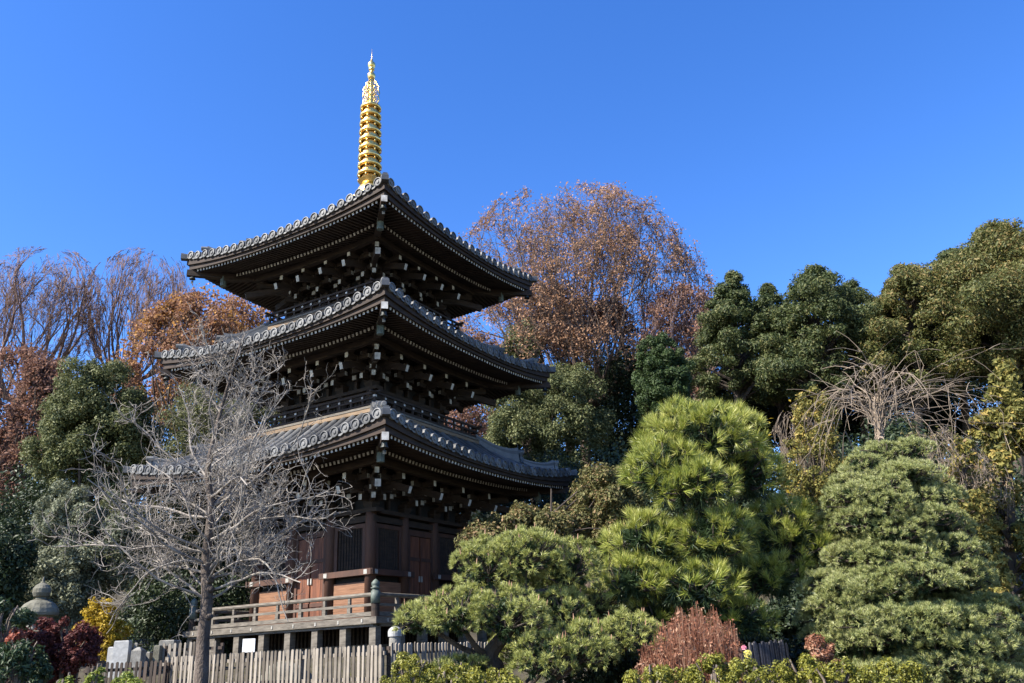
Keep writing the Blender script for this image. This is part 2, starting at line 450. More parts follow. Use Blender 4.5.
def make_eaves(st):
    R, w = st['R'], st['w']
    # boards above the rafters, one closed part with the purlins
    mb = MB(); fl = .012
    for k in range(4):
        rr = np.concatenate([np.linspace(R - .02, R - FLY + .001, 4), np.linspace(R - FLY - .001, w - .1, 6)]); ts = np.linspace(-1, 1, 33)
        T = np.outer(rr, ts); Rr = np.outer(rr, np.ones(33))
        mb.sheet(rot4(np.stack([T, -Rr, soffit(st, Rr, T) + fl], -1)[::-1], k), 0)
        # kioi: board carried on the ends of the lower rafters
        tt = np.linspace(-1, 1, 25); rows = []
        for (ro, dz) in ((R - FLY, -.01), (R - FLY, -.155), (R - FLY - .12, -.155), (R - FLY - .12, -.01)):
            x = tt * ro; z = soffit(st, np.full(25, R - FLY + .001), tt * (R - FLY)) + dz
            rows.append(np.stack([x, np.full(25, -ro), z], -1))
        mb.sheet(rot4(np.array(rows), k), 0)
        for rp, hh in ((w + 1.25, .20), (w + .62, .16)):       # purlins
            rows = []
            for (ro, dz) in ((rp + .09, -.13), (rp + .09, -.13 - hh), (rp - .09, -.13 - hh), (rp - .09, -.13), (rp + .09, -.13)):
                x = tt * ro; z = soffit(st, np.full(25, rp), tt * rp) + dz
                rows.append(np.stack([x, np.full(25, -ro), z], -1))
            mb.sheet(rot4(np.array(rows), k), 0)
    eav = mb.build('eaves', ['wood'], pag, local=True)
    fly, low = MB(), MB()
    n = int(round(2 * R / .158)); sp = 2 * R / n
    for i in range(n):
        t = -R + (i + .5) * sp
        # flying rafter
        ro, ri = R - .10, max(R - FLY - .02, abs(t) + .06)
        if ro - ri > .1:
            S = lambda r: float(soffit(st, np.float64(r), np.float64(min(abs(t), r))))
            ri2 = max(ri, R - FLY + .002)
            fly.bar((t, -ri2, S(ri2) - .045), (t, -ro, S(ro) - .045), .072, .085, 0, cap=1)
        ro, ri = R - FLY + .055, max(w - .05, abs(t) + .06)
        if ro - ri > .1:
            S2 = lambda r: float(soffit(st, np.float64(min(r, R - FLY - .002)), np.float64(min(abs(t), r))))
            mid = (ro + ri) / 2
            low.bar((t, -ri, S2(ri) - .05), (t, -mid, S2(mid) - .05), .078, .092, 0)
            low.bar((t, -mid, S2(mid) - .05), (t, -ro, S2(ro) - .05), .078, .092, 0, cap=1)
    fm = fly.mesh('flying_rafters', ['wood', 'wood_end']); lm = low.mesh('base_rafters', ['wood', 'wood_end'])
    for k in range(4): kid(fm, 'flying_rafters', eav, k * H90); kid(lm, 'base_rafters', eav, k * H90)
    hp = MB()
    D = lambda r, dz: np.array([r, -r, float(soffit(st, np.float64(r), np.float64(r))) + dz])
    hp.bar(D(R - FLY - .01, -.10), D(R + .02, -.13), .19, .22, 0, cap=1)
    hp.bar(D(w, -.22), D(R - FLY + .25, -.30), .21, .26, 0, cap=1)
    e = D(R - FLY + .25, -.30); hp.tube([e - np.array([0, 0, -.05]), e - np.array([0, 0, .30])], [.11, .11], 8, 2)
    hm = hp.mesh('hip_rafter', ['wood', 'wood_end', 'cop'])
    for k in range(4): kid(hm, 'hip_rafter', eav, k * H90)
    return eav


def bracket_set(h, corner=False, steps=3):
    """three stepped bracket complex; origin on the wall line at wall top, +(-Y) outwards; h = height up to the rafters"""
    mb = MB(); st_ = h / (steps + .55); out = .36
    dirs = [np.array([0, -1, 0.])]
    if corner: dirs = [np.array([0, -1, 0.]), np.array([1, 0, 0.]), np.array([1, -1, 0.])]
    def blk(c, s_):                                       # bearing block, tapered foot, pale weathered front
        x, y, z = c
        a, b = s_ / 2, s_ * .36
        P = [(x - b, y - b, z), (x + b, y - b, z), (x + b, y + b, z), (x - b, y + b, z), (x - a, y - a, z + s_ * .4), (x + a, y - a, z + s_ * .4), (x + a, y + a, z + s_ * .4), (x - a, y + a, z + s_ * .4)]
        mb.hexa(np.array(P)); mb.box((x, y, z + s_ * .6 + .001), (s_, s_, s_ * .38))
    blk((0, 0, 0), .36)
    for d_ in dirs:
        al = np.array([-d_[1], d_[0], 0.]); al = al / np.linalg.norm(al)
        for s_ in range(steps):
            z = .20 + s_ * st_; L = out * (s_ + 1)
            c0 = np.array([0, 0, z + .09])
            mb.bar(c0 - d_ * .15, c0 + d_ * (L + .16), .125 + .003 * s_, .17, 0, cap=1)
            e = d_ * L
            blk((e[0], e[1], z + .18), .22)
            if not (corner and np.linalg.norm(d_) > 1.1) and s_ < steps:
                for off in (0, L):
                    q = d_ * off + np.array([0, 0, z + st_ * .0 + .36])
                    half = .46 + .03 * s_
                    mb.bar(q - al * half, q + al * half, .115, .15, 0)
                    # pale end grain on both ends
                    for sg in (-1, 1):
                        mb.box(q + al * sg * (half + .006), (.012 if abs(al[0]) > .5 else .10, .012 if abs(al[1]) > .5 else .10, .13), 1)
                        if off: blk(tuple(q + al * sg * (half - .12) + np.array([0, 0, .07])), .19)
        # tail rafter sloping down and out with a whitewashed end
        ln = np.linalg.norm(d_)
        a = d_ * (.1) + np.array([0, 0, h - .05]); b = d_ * (out * steps + (.40 if ln < 1.1 else .42)) + np.array([0, 0, h * .40])
        mb.bar(a, b, .13 if ln < 1.1 else .17, .21, 0, cap=1)
    return mb.mesh('bracket_set', ['wood', 'wood_end'])


def make_storey(si, st):
    w, z0, zt = st['w'], st['z0'], st['zt']
    bay = w * 2 / 3
    wm = 'wood' if si else 'wood_red'
    # wall core
    mb = MB(); top = float(soffit(st, np.float64(w), np.float64(0))) - .12
    mb.b2(-w + .10, w - .10, -w + .10, w - .10, z0 + .002, top, 0)
    if si:
        for k in range(4):
            for (a, b, zz) in ((-w, w, zt - .10), (-w, w, z0 + .35)):
                c = rot4(np.array([0, -w, zz]), k); mb.box(c, (2 * w + .1, .12, .14) if k % 2 == 0 else (.12, 2 * w + .1, .14), 1)
            for m in range(24):
                t = -w + (m + .5) * 2 * w / 24
                c = rot4(np.array([t, -w + .085, (z0 + zt) / 2 + .1]), k); mb.box(c, (.05, .05, zt - z0 - .5), 1)
    wall = mb.build('wall', ['dark', 'wood'], pag, local=True)
    cm = MB(); cm.lathe([(.17, z0 - .02), (.17, zt - .3), (.16, zt)], (0, 0, 0), 14)
    cmesh = cm.mesh('column', wm if si == 0 else 'wood', smooth=True)
    for i in range(4):
        for j in range(4):
            if i in (0, 3) or j in (0, 3):
                kid(cmesh, 'column', pag, 0, (-w + i * bay, -w + j * bay, 0))
    # head beams
    hb = MB()
    for k in range(4):
        for (zz, hh, dd) in ((zt - .02, .12, .34), (zt - .25, .18, .16)):
            c = rot4(np.array([0, -w, zz]), k); L = 2 * w + (.7 if dd > .3 else .36) - (0 if k % 2 == 0 else dd + .01)
            hb.box(c + np.array([0, 0, .0 if k % 2 == 0 else .0]), (L, dd, hh) if k % 2 == 0 else (dd, L, hh), 0)
    hb.build('head_beam', ['wood'], pag, local=True)
    H = float(soffit(st, np.float64(w + 1.25), np.float64(0))) - .33 - zt
    bs = bracket_set(H); bc = bracket_set(H, True)
    for k in range(4):
        for i in (1, 2):
            q = rot4(np.array([-w + i * bay, -w, zt + .04]), k); kid(bs, 'bracket_set', pag, k * H90, tuple(q))
        q = rot4(np.array([w, -w, zt + .04]), k); kid(bc, 'bracket_set', pag, k * H90, tuple(q))
    # struts with bearing block between the bracket sets
    sb = MB()
    for x, sz in ((0, .22),):
        sb.box((x, 0, H * .18), (.10, .12, H * .36)); sb.box((x, -.02, H * .36 + .11), (sz, sz, .2)); sb.box((x, -.07, H * .36 + .33), (1.0, .12, .15))
        for sg in (-.36, 0, .36): sb.box((x + sg, -.09, H * .36 + .50), (.19, .2, .17))
        sb.box((x, -.145, H * .36 + .11), (.16, .012, .14), 1)
    sm_ = sb.mesh('strut', ['wood', 'wood_end'])
    for k in range(4):
        for i in range(3):
            q = rot4(np.array([-w + (i + .5) * bay, -w, zt + .04]), k); kid(sm_, 'strut', pag, k * H90, tuple(q))


def ground_floor():
    st = ST[0]; w, z0, zt = st['w'], st['z0'], st['zt']; bay = w * 2 / 3
    # window bay: frame, bars, sill beam and plank panel below
    fr = MB()
    hw = bay / 2 - .17
    fr.b2(-hw, hw, -.06, .03, 4.02, 4.18, 0)
    fr.b2(-hw, hw, -.05, .03, 5.42, 5.54, 0)
    for sg in (-1, 1): fr.b2(sg * (hw - .06) - .06, sg * (hw - .06) + .06, -.045, .03, 4.182, 5.418, 0)
    frm = fr.mesh('window', ['wood_red'])
    br = MB()
    for i in range(9):
        x = (-1 + 2 * (i + .5) / 9) * (hw - .13); br.box((x, .0, 4.80), (.055, .055, 1.235), 0, math.pi / 4)
    brm = br.mesh('window_bars', ['wood'])
    pn = MB()
    for i in range(5):
        a = z0 + .10 + i * .20; pn.b2(-hw, hw, -.02 - .004 * (i % 2), .04, a, a + .196, 0)
    pn.b2(-hw, hw, -.05, .03, z0 + .004, z0 + .096, 1)
    pnm = pn.mesh('wall_panel', ['plank', 'wood_red'])
    bm_ = MB(); bm_.box((0, -.02, 4.10), (bay - .30, .16, .15), 0)
    # long beam across column faces
    dm = MB()
    for sg in (-1, 1):
        x0 = sg * .335
        for q in range(3):
            xx = x0 + (q - 1) * .205; dm.b2(xx - .10, xx + .10, -.03 - .003 * (q % 2), .03, z0 + .12, 5.30, 0)
        for zz in (3.3, 4.6): dm.box((x0, -.045, zz), (.60, .025, .11), 1)
        dm.box((sg * .06, -.055, 4.0), (.05, .03, .18), 2)
    dmm = dm.mesh('door', ['wood_red2', 'wood_red', 'fit'])
    df = MB(); df.b2(-hw, hw, -.07, .04, 5.32, 5.50, 0); df.b2(-hw, hw, -.07, .04, z0 + .005, z0 + .11, 0)
    for sg in (-1, 1): df.b2(sg * (hw - .03) - .05, sg * (hw - .03) + .05, -.065, .035, z0 + .112, 5.318, 0)
    dfm = df.mesh('door_frame', ['wood_red'])
    ng = MB()                                              # tie beam at sill height of a side bay, with metal capped ends
    ng.box((0, -.19, 4.10), (bay + .52, .07, .17), 0)
    for e in (-1, 1): ng.box((e * bay / 2, -.228, 4.10), (.13, .012, .13), 1)
    ngm = ng.mesh('tie_beam', ['wood_red', 'fit'])
    for k in range(4):
        for sg in (-1, 1):
            q = rot4(np.array([sg * bay, -w, 0]), k)
            f_ = kid(frm, 'window', pag, k * H90, tuple(q)); kid(brm, 'window_bars', f_)
            kid(pnm, 'wall_panel', pag, k * H90, tuple(q)); kid(ngm, 'tie_beam', pag, k * H90, tuple(q))
        q = rot4(np.array([0, -w, 0]), k)
        f_ = kid(dfm, 'door_frame', pag, k * H90, tuple(q)); kid(dmm, 'door', f_)
    # veranda
    D = 3.80
    dk = MB()
    dk.b2(-D, D, -D, D, 2.66, 2.748, 0)
    for k in range(4):
        for (off, za, zb) in ((-.02, 2.50, 2.657),):
            c = rot4(np.array([0, -D + .10, (za + zb) / 2]), k); L = 2 * D - .2 - (0 if k % 2 == 0 else .22)
            dk.box(c, (L, .2, zb - za) if k % 2 == 0 else (.2, L, zb - za), 0)
        c = rot4(np.array([0, -D - .035, 2.655]), k); L = 2 * D + .14 - (0 if k % 2 == 0 else .145)
        dk.box(c, (L, .07, .17) if k % 2 == 0 else (.07, L, .17), 0)
        for i in range(9):
            t = -D + (i + .5) * 2 * D / 9; c = rot4(np.array([t, -D - .078, 2.655]), k)
            dk.box(c, (.05, .016, .09) if k % 2 == 0 else (.016, .05, .09), 1)
    dk.build('veranda_deck', ['wood_grey', 'fit'], pag, local=True)
    ps = MB(); ps.b2(-.11, .11, -.11, .11, PG - .4, 2.498, 0); psm = ps.mesh('veranda_post', 'wood_grey')
    for k in range(4):
        for i in range(7):
            q = rot4(np.array([-D + .14 + i * (2 * D - .28) / 7, -D + .14, 0]), k); kid(psm, 'veranda_post', pag, 0, tuple(q))
    rl = MB()
    for zz, ww, hh in ((3.33, .10, .09), (3.07, .075, .07), (2.83, .10, .11)):
        if zz > 3.3: rl.tube([(-D + .05, -D + .12, zz), (D - .05, -D + .12, zz)], .058, 8, 0)
        else: rl.box((0, -D + .12, zz), (2 * D - .3, ww, hh), 0)
    for i in range(1, 8):
        x = -D + .12 + i * (2 * D - .24) / 8; rl.box((x, -D + .12, 2.955), (.12, .085, .155), 0); rl.box((x, -D + .12, 3.19), (.08, .07, .165), 0)
    rlm = rl.mesh('railing', 'wood_grey')
    cp = MB(); cp.lathe([(.115, 2.749), (.115, 3.36)], (D - .12, -D + .12, 0), 14)
    cpm = cp.mesh('corner_post', 'wood')
    gb = MB(); gb.lathe([(.13, 3.10), (.13, 3.42), (.10, 3.43), (.10, 3.47), (.135, 3.49), (.135, 3.51), (.085, 3.53), (.12, 3.58), (.115, 3.64), (.06, 3.70), (.0, 3.74)], (D - .12, -D + .12, 0), 14)
    gbm = gb.mesh('post_finial', 'cop', smooth=True)
    for k in range(4):
        kid(rlm, 'railing', pag, k * H90); c = kid(cpm, 'corner_post', pag, k * H90); kid(gbm, 'post_finial', c)
    # space under the veranda: stone plinth with slatted vents
    pl = MB(); pl.b2(-w - .25, w + .25, -w - .25, w + .25, PG - .6, 1.95, 0)
    pl.build('stone_plinth', 'stone', pag, local=True)
    vt = MB()
    for i in range(30):
        x = -w + (i + .5) * 2 * w / 30; vt.box((x, -w - .02, 2.30), (.075, .07, .69), 0)
    vt.box((0, -w - .02, 2.02), (2 * w, .12, .12), 1); vt.b2(-w, w, -w + .03, -w + .1, 1.955, 2.655, 2)
    vtm = vt.mesh('underfloor_vent', ['wood', 'wood_grey', 'dark'])
    for k in range(4): kid(vtm, 'underfloor_vent', pag, k * H90)


def balcony(hb, zf, w):
    mb = MB()
    mb.b2(-hb, hb, -hb, hb, zf - .10, zf, 0)
    for k in range(4):
        for (rr, za, zb_, mi) in ((hb - .03, zf - .36, zf - .13, 1), (hb + .02, zf - .13, zf - .02, 1)):
            c = rot4(np.array([0, -rr, (za + zb_) / 2]), k); L = 2 * rr + .08 - (0 if k % 2 == 0 else .17)
            mb.box(c, (L, .08, zb_ - za) if k % 2 == 0 else (.08, L, zb_ - za), mi)
        c = rot4(np.array([0, -hb - .03, zf + .03]), k); L = 2 * hb + .16 - (0 if k % 2 == 0 else .18)
        mb.box(c, (L, .09, .07) if k % 2 == 0 else (.09, L, .07), 2)
    b = mb.build('balcony', ['wood_tan', 'wood_tan', 'wood_grey'], pag, local=True)
    rl = MB()
    for zz, hh in ((.52, .07), (.34, .05), (.16, .06)):
        rl.box((0, -hb + .08, zf + zz), (2 * hb + (.30 if zz > .5 else -.1), .065, hh), 0)
    n = 12
    for i in range(n + 1):
        x = -hb + .08 + i * (2 * hb - .16) / n; rl.box((x, -hb + .081, zf + .27), (.07, .06, .44), 0); rl.box((x, -hb + .035, zf + .40), (.075, .012, .06), 1)
    rm = rl.mesh('railing', ['wood', 'wood_end'])
    for k in range(4): kid(rm, 'railing', b, k * H90)


def make_spire():
    z0 = 18.3
    b = MB(); b.box((0, 0, z0 - .14), (.80, .80, .96)); b.box((0, 0, z0 + .39), (.90, .90, .08))
    b.lathe([(.50, z0 + .44), (.49, z0 + .62), (.40, z0 + .80), (.22, z0 + .88)], (0, 0, 0), 20)
    b.lathe([(.18, z0 + .88), (.34, z0 + .95), (.46, z0 + 1.08), (.44, z0 + 1.10), (.14, z0 + 1.02)], (0, 0, 0), 20)
    b.lathe([(.17, z0 + .9), (.33, 19.5), (.29, 22.9), (.09, 23.0), (.055, 25.0)], (0, 0, 0), 14)
    sp = b.build('spire', ['gold'], pag, local=True, smooth=False)
    for i in range(9):
        z = 19.66 + i * .395; r = .47 - .0075 * i
        m = MB()
        m.lathe([(r - .10, z - .055), (r - .02, z - .07), (r + .02, z - .02), (r + .015, z + .05), (r - .06, z + .085), (r - .115, z + .05), (r - .10, z - .055)], (0, 0, 0), 28)
        for k in range(4):
            a = k * H90 + .35; m.bar((.13 * math.cos(a), .13 * math.sin(a), z), ((r - .06) * math.cos(a), (r - .06) * math.sin(a), z), .06, .07)
        for k in range(8):
            a = (k + .5) * math.pi / 4; m.lathe([(.012, z - .09), (.035, z - .12), (.05, z - .20), (.0, z - .20)], ((r - .02) * math.cos(a), (r - .02) * math.sin(a), 0), 6)
        m.build('ring', 'gold', sp, local=True, smooth=True)
    fl = MB()                                              # openwork flame, four pierced blades of curling scrolls
    for k in range(4):
        a = k * H90 + .3; c, s_ = math.cos(a), math.sin(a)
        P = lambda r, z: (r * c, r * s_, z)
        out = [(.06, 23.0), (.26, 23.02), (.36, 23.18), (.33, 23.36), (.37, 23.52), (.32, 23.70), (.34, 23.86), (.24, 24.02), (.20, 24.16), (.07, 24.22)]
        fl.tube([P(*q) for q in out], .028, 6)
        for zc in (23.16, 23.40, 23.63, 23.86, 24.05):
            rc = .19 if zc < 24 else .13
            th = np.linspace(0, 2 * np.pi * 1.15, 12)
            fl.tube([P(rc + (.10 - .006 * q_) * math.cos(t_), zc + (.10 - .006 * q_) * math.sin(t_)) for q_, t_ in enumerate(th)], .018, 5)
        for zc in (23.28, 23.52, 23.75): fl.tube([P(.05, zc - .05), P(.2, zc), P(.33, zc + .06)], .016, 5)
    fl.build('flame_ornament', 'gold', sp, local=True, smooth=True)
    jw = MB()
    jw.lathe([(.06, 24.25), (.12, 24.30), (.17, 24.42), (.165, 24.50), (.10, 24.62), (.055, 24.66), (.055, 24.74), (.12, 24.76), (.125, 24.80), (.07, 24.82), (.13, 24.88), (.165, 24.98), (.15, 25.08), (.06, 25.20), (.022, 25.34), (.012, 25.5), (.004, 25.86)], (0, 0, 0), 18)
    jw.build('jewel_finial', 'gold', sp, local=True, smooth=True)


for i, st in enumerate(ST):
    make_storey(i, st); make_eaves(st); make_roof(st, i == 0)
ground_floor()
balcony(2.93, 8.93, ST[1]['w']); balcony(2.52, 12.98, ST[2]['w'])
make_spire()

# wind bells at the roof corners
bm = MB()
bm.tube([(0, 0, 0), (0, 0, -.14)], .012, 6)
bm.lathe([(.02, -.12), (.065, -.15), (.085, -.30), (.115, -.36), (.10, -.36), (.0, -.2)], (0, 0, 0), 12)
bm.tube([(0, 0, -.3), (0, 0, -.44)], .008, 5); bm.box((0, 0, -.48), (.09, .01, .10))
bell_mesh = bm.mesh('wind_bell', 'iron', smooth=False)
first = None
for i, nm in enumerate(('lowest', 'middle', 'top')):
    st = ST[i]; r = st['R'] - .12
    for (sx, sy, wh) in ((-1, -1, 'left'), (1, 1, 'right'), (1, -1, 'front')):
        z = st['zc'] - .20
        o = bpy.data.objects.new('wind_bell', bell_mesh); COL.objects.link(o)
        o.location = ploc(sx * r, sy * r, z - (.05 if wh == 'front' else 0))
        tag(o, 'small dark wind bell hanging under the %s corner of the %s roof' % (wh, nm), 'bell', 'wind bells at the roof corners')


# ------------------------------------------------------------------ plants: generators
def unit(v): return v / (np.linalg.norm(v, axis=-1, keepdims=True) + 1e-9)


def rdir(n): return unit(RNG.normal(size=(n, 3)))


def leaves(mb, P, N, L, Wd, mi=0, jit=.35):
    """rhombic leaves of length L and width Wd at points P facing N"""
    n = len(P)
    if n == 0: return
    a = unit(np.cross(N, RNG.normal(size=(n, 3)))); b = np.cross(N, a)
    s_ = (1 + jit * RNG.normal(size=(n, 1))).clip(.45, 1.8)
    l = L * s_ / 2; w = Wd * s_ / 2
    V = np.stack([P - a * l, P - b * w + N * w * .3, P + a * l, P + b * w + N * w * .3], 1).reshape(-1, 3)
    mb.add(V, np.arange(4 * n).reshape(-1, 4), mi)


def clump_leaves(mb, C, Rr, n, L, Wd, up=.35, mi=0, flat=1.0):
    """n leaves shared among clumps with centres C and radii Rr"""
    C = np.asarray(C); Rr = np.asarray(Rr)
    pr = Rr ** 2 / np.sum(Rr ** 2); k = RNG.choice(len(C), n, p=pr)
    d = rdir(n); d[:, 2] += up * .6; d = unit(d)
    rad = RNG.random(n) ** .38
    P = C[k] + d * (Rr[k] * rad)[:, None] * np.array([1, 1, flat])
    P += .25 * np.array([L] * 3) * RNG.normal(size=(n, 3))
    N = unit(d + .55 * RNG.normal(size=(n, 3)) + np.array([0, 0, up]))
    leaves(mb, P, N, L, Wd, mi)


def ell_clumps(c, r, n, k=.3, lo=.55):
    d = rdir(n); q = lo + (1 - lo) * RNG.random(n) ** .7
    return np.asarray(c) + d * np.asarray(r) * q[:, None] * (1 - k * .5), k * np.mean(r) * (.65 + .7 * RNG.random(n))


def smooth_path(pts, n=12):
    pts = np.asarray(pts, float); t = np.linspace(0, len(pts) - 1, n)
    out = []
    for x in t:
        i = min(int(x), len(pts) - 2); f_ = x - i
        p0, p1, p2, p3 = pts[max(i - 1, 0)], pts[i], pts[i + 1], pts[min(i + 2, len(pts) - 1)]
        out.append(.5 * (2 * p1 + (p2 - p0) * f_ + (2 * p0 - 5 * p1 + 4 * p2 - p3) * f_ ** 2 + (3 * p1 - p0 - 3 * p2 + p3) * f_ ** 3))
    return np.array(out)


def px_box(x0, y0, x1, y1, Y):
    a = at(x0, (y0 + y1) / 2, Y); b = at(x1, (y0 + y1) / 2, Y)
    t = at((x0 + x1) / 2, y0, Y); bt = at((x0 + x1) / 2, y1, Y)
    return (a + b + t + bt) / 4, np.array([abs(b[0] - a[0]) / 2, abs(b[0] - a[0]) / 2, abs(t[2] - bt[2]) / 2])


def round_tree(name, label, cat, box, Y, mat, n, L, clumps=46, k=.30, depth=.9, group=None, bark='bark_dark', lobes=None, base=None, wl=.5, up=.35):
    """broadleaf tree: crown of leaf clumps over limbs on a trunk down to the ground"""
    c, r = px_box(*box, Y); r[1] *= depth
    bx, by = (c[0], c[1]) if base is None else base
    g0 = np.array([bx, by, gz(bx, by)])
    t = thing(name, label, cat, g0, group)
    C = []; Rr = []
    if lobes:
        for lb in lobes:
            lc, lr = px_box(*lb[:4], Y + (lb[4] if len(lb) > 4 else 0)); a_, b_ = ell_clumps(lc, lr, max(8, int(clumps / len(lobes))), k); C.append(a_); Rr.append(b_)
    else:
        a_, b_ = ell_clumps(c, r, clumps, k); C.append(a_); Rr.append(b_)
    C = np.concatenate(C); Rr = np.concatenate(Rr)
    mb = MB(); clump_leaves(mb, C, Rr, n, L, L * wl, up)
    mb.build('crown', mat, t)
    tb = MB(); top = np.array([c[0], c[1], c[2] + r[2] * .35]); rad = min(.22, max(.08, .02 * (top[2] - g0[2])))
    mid = (g0 + top) / 2 + np.array([RNG.normal() * .15, 0, 0])
    tb.tube(smooth_path([g0 - np.array([0, 0, .2]), mid, top], 9), np.linspace(rad, rad * .25, 9), 8)
    for i in RNG.choice(len(C), min(16, len(C)), replace=False):
        f_ = .35 + .5 * RNG.random(); s_ = g0 + (top - g0) * f_
        if C[i][2] < s_[2] - .3: s_ = g0 + (top - g0) * max(.15, f_ - .35)
        tb.tube(smooth_path([s_, (s_ + C[i]) / 2 + np.array([0, 0, .12 * r[2]]), C[i]], 6), np.linspace(rad * .38, rad * .08, 6), 5)
    tb.build('trunk', bark, t)
    return t


def conifer(name, label, cat, px, ytop, hw, ybot, Y, mat, n, L, group=None, lean=0, trunk_px=None, bare=.3, sprays=150, droop=.35, tip=.25, bark='bark_dark'):
    """cypress-like tree: tapering trunk, whorled limbs and drooping sprays"""
    top = at(px, ytop, Y); bot = at(trunk_px if trunk_px else px, ybot, Y)
    hwm = hw * np.linalg.norm(at(px + 1, (ytop + ybot) / 2, Y) - at(px, (ytop + ybot) / 2, Y))
    g0 = np.array([bot[0], Y, gz(bot[0], Y)])
    t = thing(name, label, cat, g0, group)
    hgt = top[2] - g0[2]
    tb = MB(); path = smooth_path([g0 - np.array([0, 0, .3]), g0 + (top - g0) * .5 + np.array([RNG.normal() * .1, 0, 0]), top - np.array([0, 0, .1])], 10)
    r0 = .016 * hgt + .06
    tb.tube(path, np.linspace(r0, .03, 10), 8)
    zlo = bot[2] if bare is None else g0[2] + bare * hgt
    C = []; Rr = []
    for i in range(sprays):
        f_ = RNG.random() ** .85; z = zlo + (top[2] - zlo) * f_
        prof = (tip + (1 - tip) * (1 - f_ ** 2.2)) * (.65 if f_ < .12 else 1) * (1 - .75 * f_ ** 5)
        a = RNG.random() * 2 * np.pi; prof *= 1 + .28 * math.sin(3 * a + 9 * f_ + px) + .16 * math.sin(5 * a - 17 * f_ + px); rr = hwm * prof * (.35 + .65 * RNG.random() ** .55)
        pc = g0 + (top - g0) * ((z - g0[2]) / hgt)
        e = pc + np.array([math.cos(a) * rr, math.sin(a) * rr, .25 * rr - droop * rr * RNG.random()])
        C.append(e); Rr.append(hwm * (.10 + .13 * RNG.random()) * (.6 + .6 * prof))
        if i % 2 == 0:
            s_ = pc - np.array([0, 0, .35 * rr]); tb.tube(smooth_path([s_, (s_ + e) / 2 + np.array([0, 0, .1 * rr]), e], 5), np.linspace(r0 * .28, .015, 5), 4)
    mb = MB(); clump_leaves(mb, C, Rr, n, L, L * .42, .2, flat=.62)
    mb.build('crown', mat, t); tb.build('trunk', bark, t)
    return t


def grow(p, d, length, rad, level, maxl, out, tips, P):
    """recursive branching; P holds the habit"""
    k = 5 if level < 2 else 4
    pts = [np.array(p, float)]; d = np.array(d, float)
    for i in range(k):
        d = unit(d + RNG.normal(size=3) * P['wig'] + np.array([0, 0, P['trop'][min(level, len(P['trop']) - 1)]]))
        pts.append(pts[-1] + d * length / k)
    pts = np.array(pts); r_end = rad * P['tap']
    out.append((pts, np.linspace(rad, r_end if level < maxl else max(P['rmin'], rad * .4), k + 1), level))
    if level >= maxl:
        tips.append(pts[-1]); tips.append(pts[2]); return
    nb = P['split'][min(level, len(P['split']) - 1)]
    for j in range(nb):
        f_ = 1.0 if j < P['ends'] else .3 + .65 * RNG.random()
        ii = f_ * k; i0 = min(int(ii), k - 1); q = pts[i0] + (pts[i0 + 1] - pts[i0]) * (ii - i0)
        ax = unit(np.cross(d, RNG.normal(size=3))); an = P['ang'] * (.55 + .9 * RNG.random())
        dd = unit(d * math.cos(an) + ax * math.sin(an))
        grow(q, dd, length * P['len'] * (.75 + .5 * RNG.random()), max(P['rmin'], r_end * (.85 if j < P['ends'] else .6)), level + 1, maxl, out, tips, P)


def fit_skeleton(out, tips, base, c, r):
    A = np.concatenate([o[0] for o in out if o[2] > 1] + [np.array(tips)])
    lo, hi = np.percentile(A, 3.5, axis=0), np.percentile(A, 96.5, axis=0)
    s_ = 2 * r / (hi - lo); o_ = c - r - lo * s_
    def fm(X):
        q = ((X * s_ + o_) - c) / r; n_ = np.linalg.norm(q, axis=1, keepdims=True)
        m_ = np.where(n_ > .78, .78 + .24 * np.tanh((n_ - .78) / .42), n_)      # wayward shoots stay within the crown
        return c + q / np.maximum(n_, 1e-6) * m_ * r
    return fm


def bare_tree(name, label, box, Y, base_px, levels=5, bark='bark_far', P=None, leafmat_=None, nleaf=0, L=.2, r0=.3, group=None, wl=.55, nlimb=7, cat='tree', depth=.8, spread=.55, leaf_low=None, rtw=.012):
    global RNG
    RNG = np.random.default_rng(int(abs(box[0]) * 7 + box[1] + Y * 3))
    c, r = px_box(*box, Y); r[1] *= depth
    bp = at(base_px, (box[1] + box[3]) / 2, Y); g0 = np.array([bp[0], Y, gz(bp[0], Y)])
    PP = dict(wig=.10, trop=(.10, .06, .03), tap=.62, rmin=rtw, split=(3, 3, 3, 3), ends=2, ang=.42, len=.66)
    if P: PP.update(P)
    out, tips = [], []
    fork = np.zeros(3)
    for i in range(nlimb):
        a = 2 * np.pi * (i + RNG.random() * .6) / nlimb; sp = spread * (.35 + .8 * RNG.random())
        grow(fork + np.array([0, 0, .15 * RNG.random()]), unit(np.array([math.cos(a) * sp, math.sin(a) * sp, 1])), 2.2, r0 * .5, 0, levels, out, tips, PP)
    fm = fit_skeleton(out, tips, g0, c, r)
    t = thing(name, label, cat, g0, group)
    tb = MB()
    f0 = fm(np.zeros((1, 3)))[0]
    # trunk up to the fork
    tb.tube(smooth_path([g0 - np.array([0, 0, .3]), g0 * .5 + f0 * .5 + np.array([RNG.normal() * .12, 0, 0]), f0 + np.array([0, 0, .1])], 9), np.linspace(r0 * 1.25, r0 * .8, 9), 9)
    for pts, rad, lv in out: tb.tube(fm(pts), rad, 6 if lv < 2 else 4 if lv < 3 else 3, caps=False)
    tb.build('trunk', bark, t)
    if leafmat_:
        T = fm(np.array(tips)); wgt = RNG.random(len(T)) ** 2.5; k = RNG.choice(len(T), nleaf, p=wgt / wgt.sum()); Pp = T[k] + RNG.normal(size=(nleaf, 3)) * L * 1.25
        mb = MB(); leaves(mb, Pp, unit(RNG.normal(size=(nleaf, 3)) + np.array([0, 0, .3])), L, L * wl); mb.build('crown', leafmat_, t)
    return t


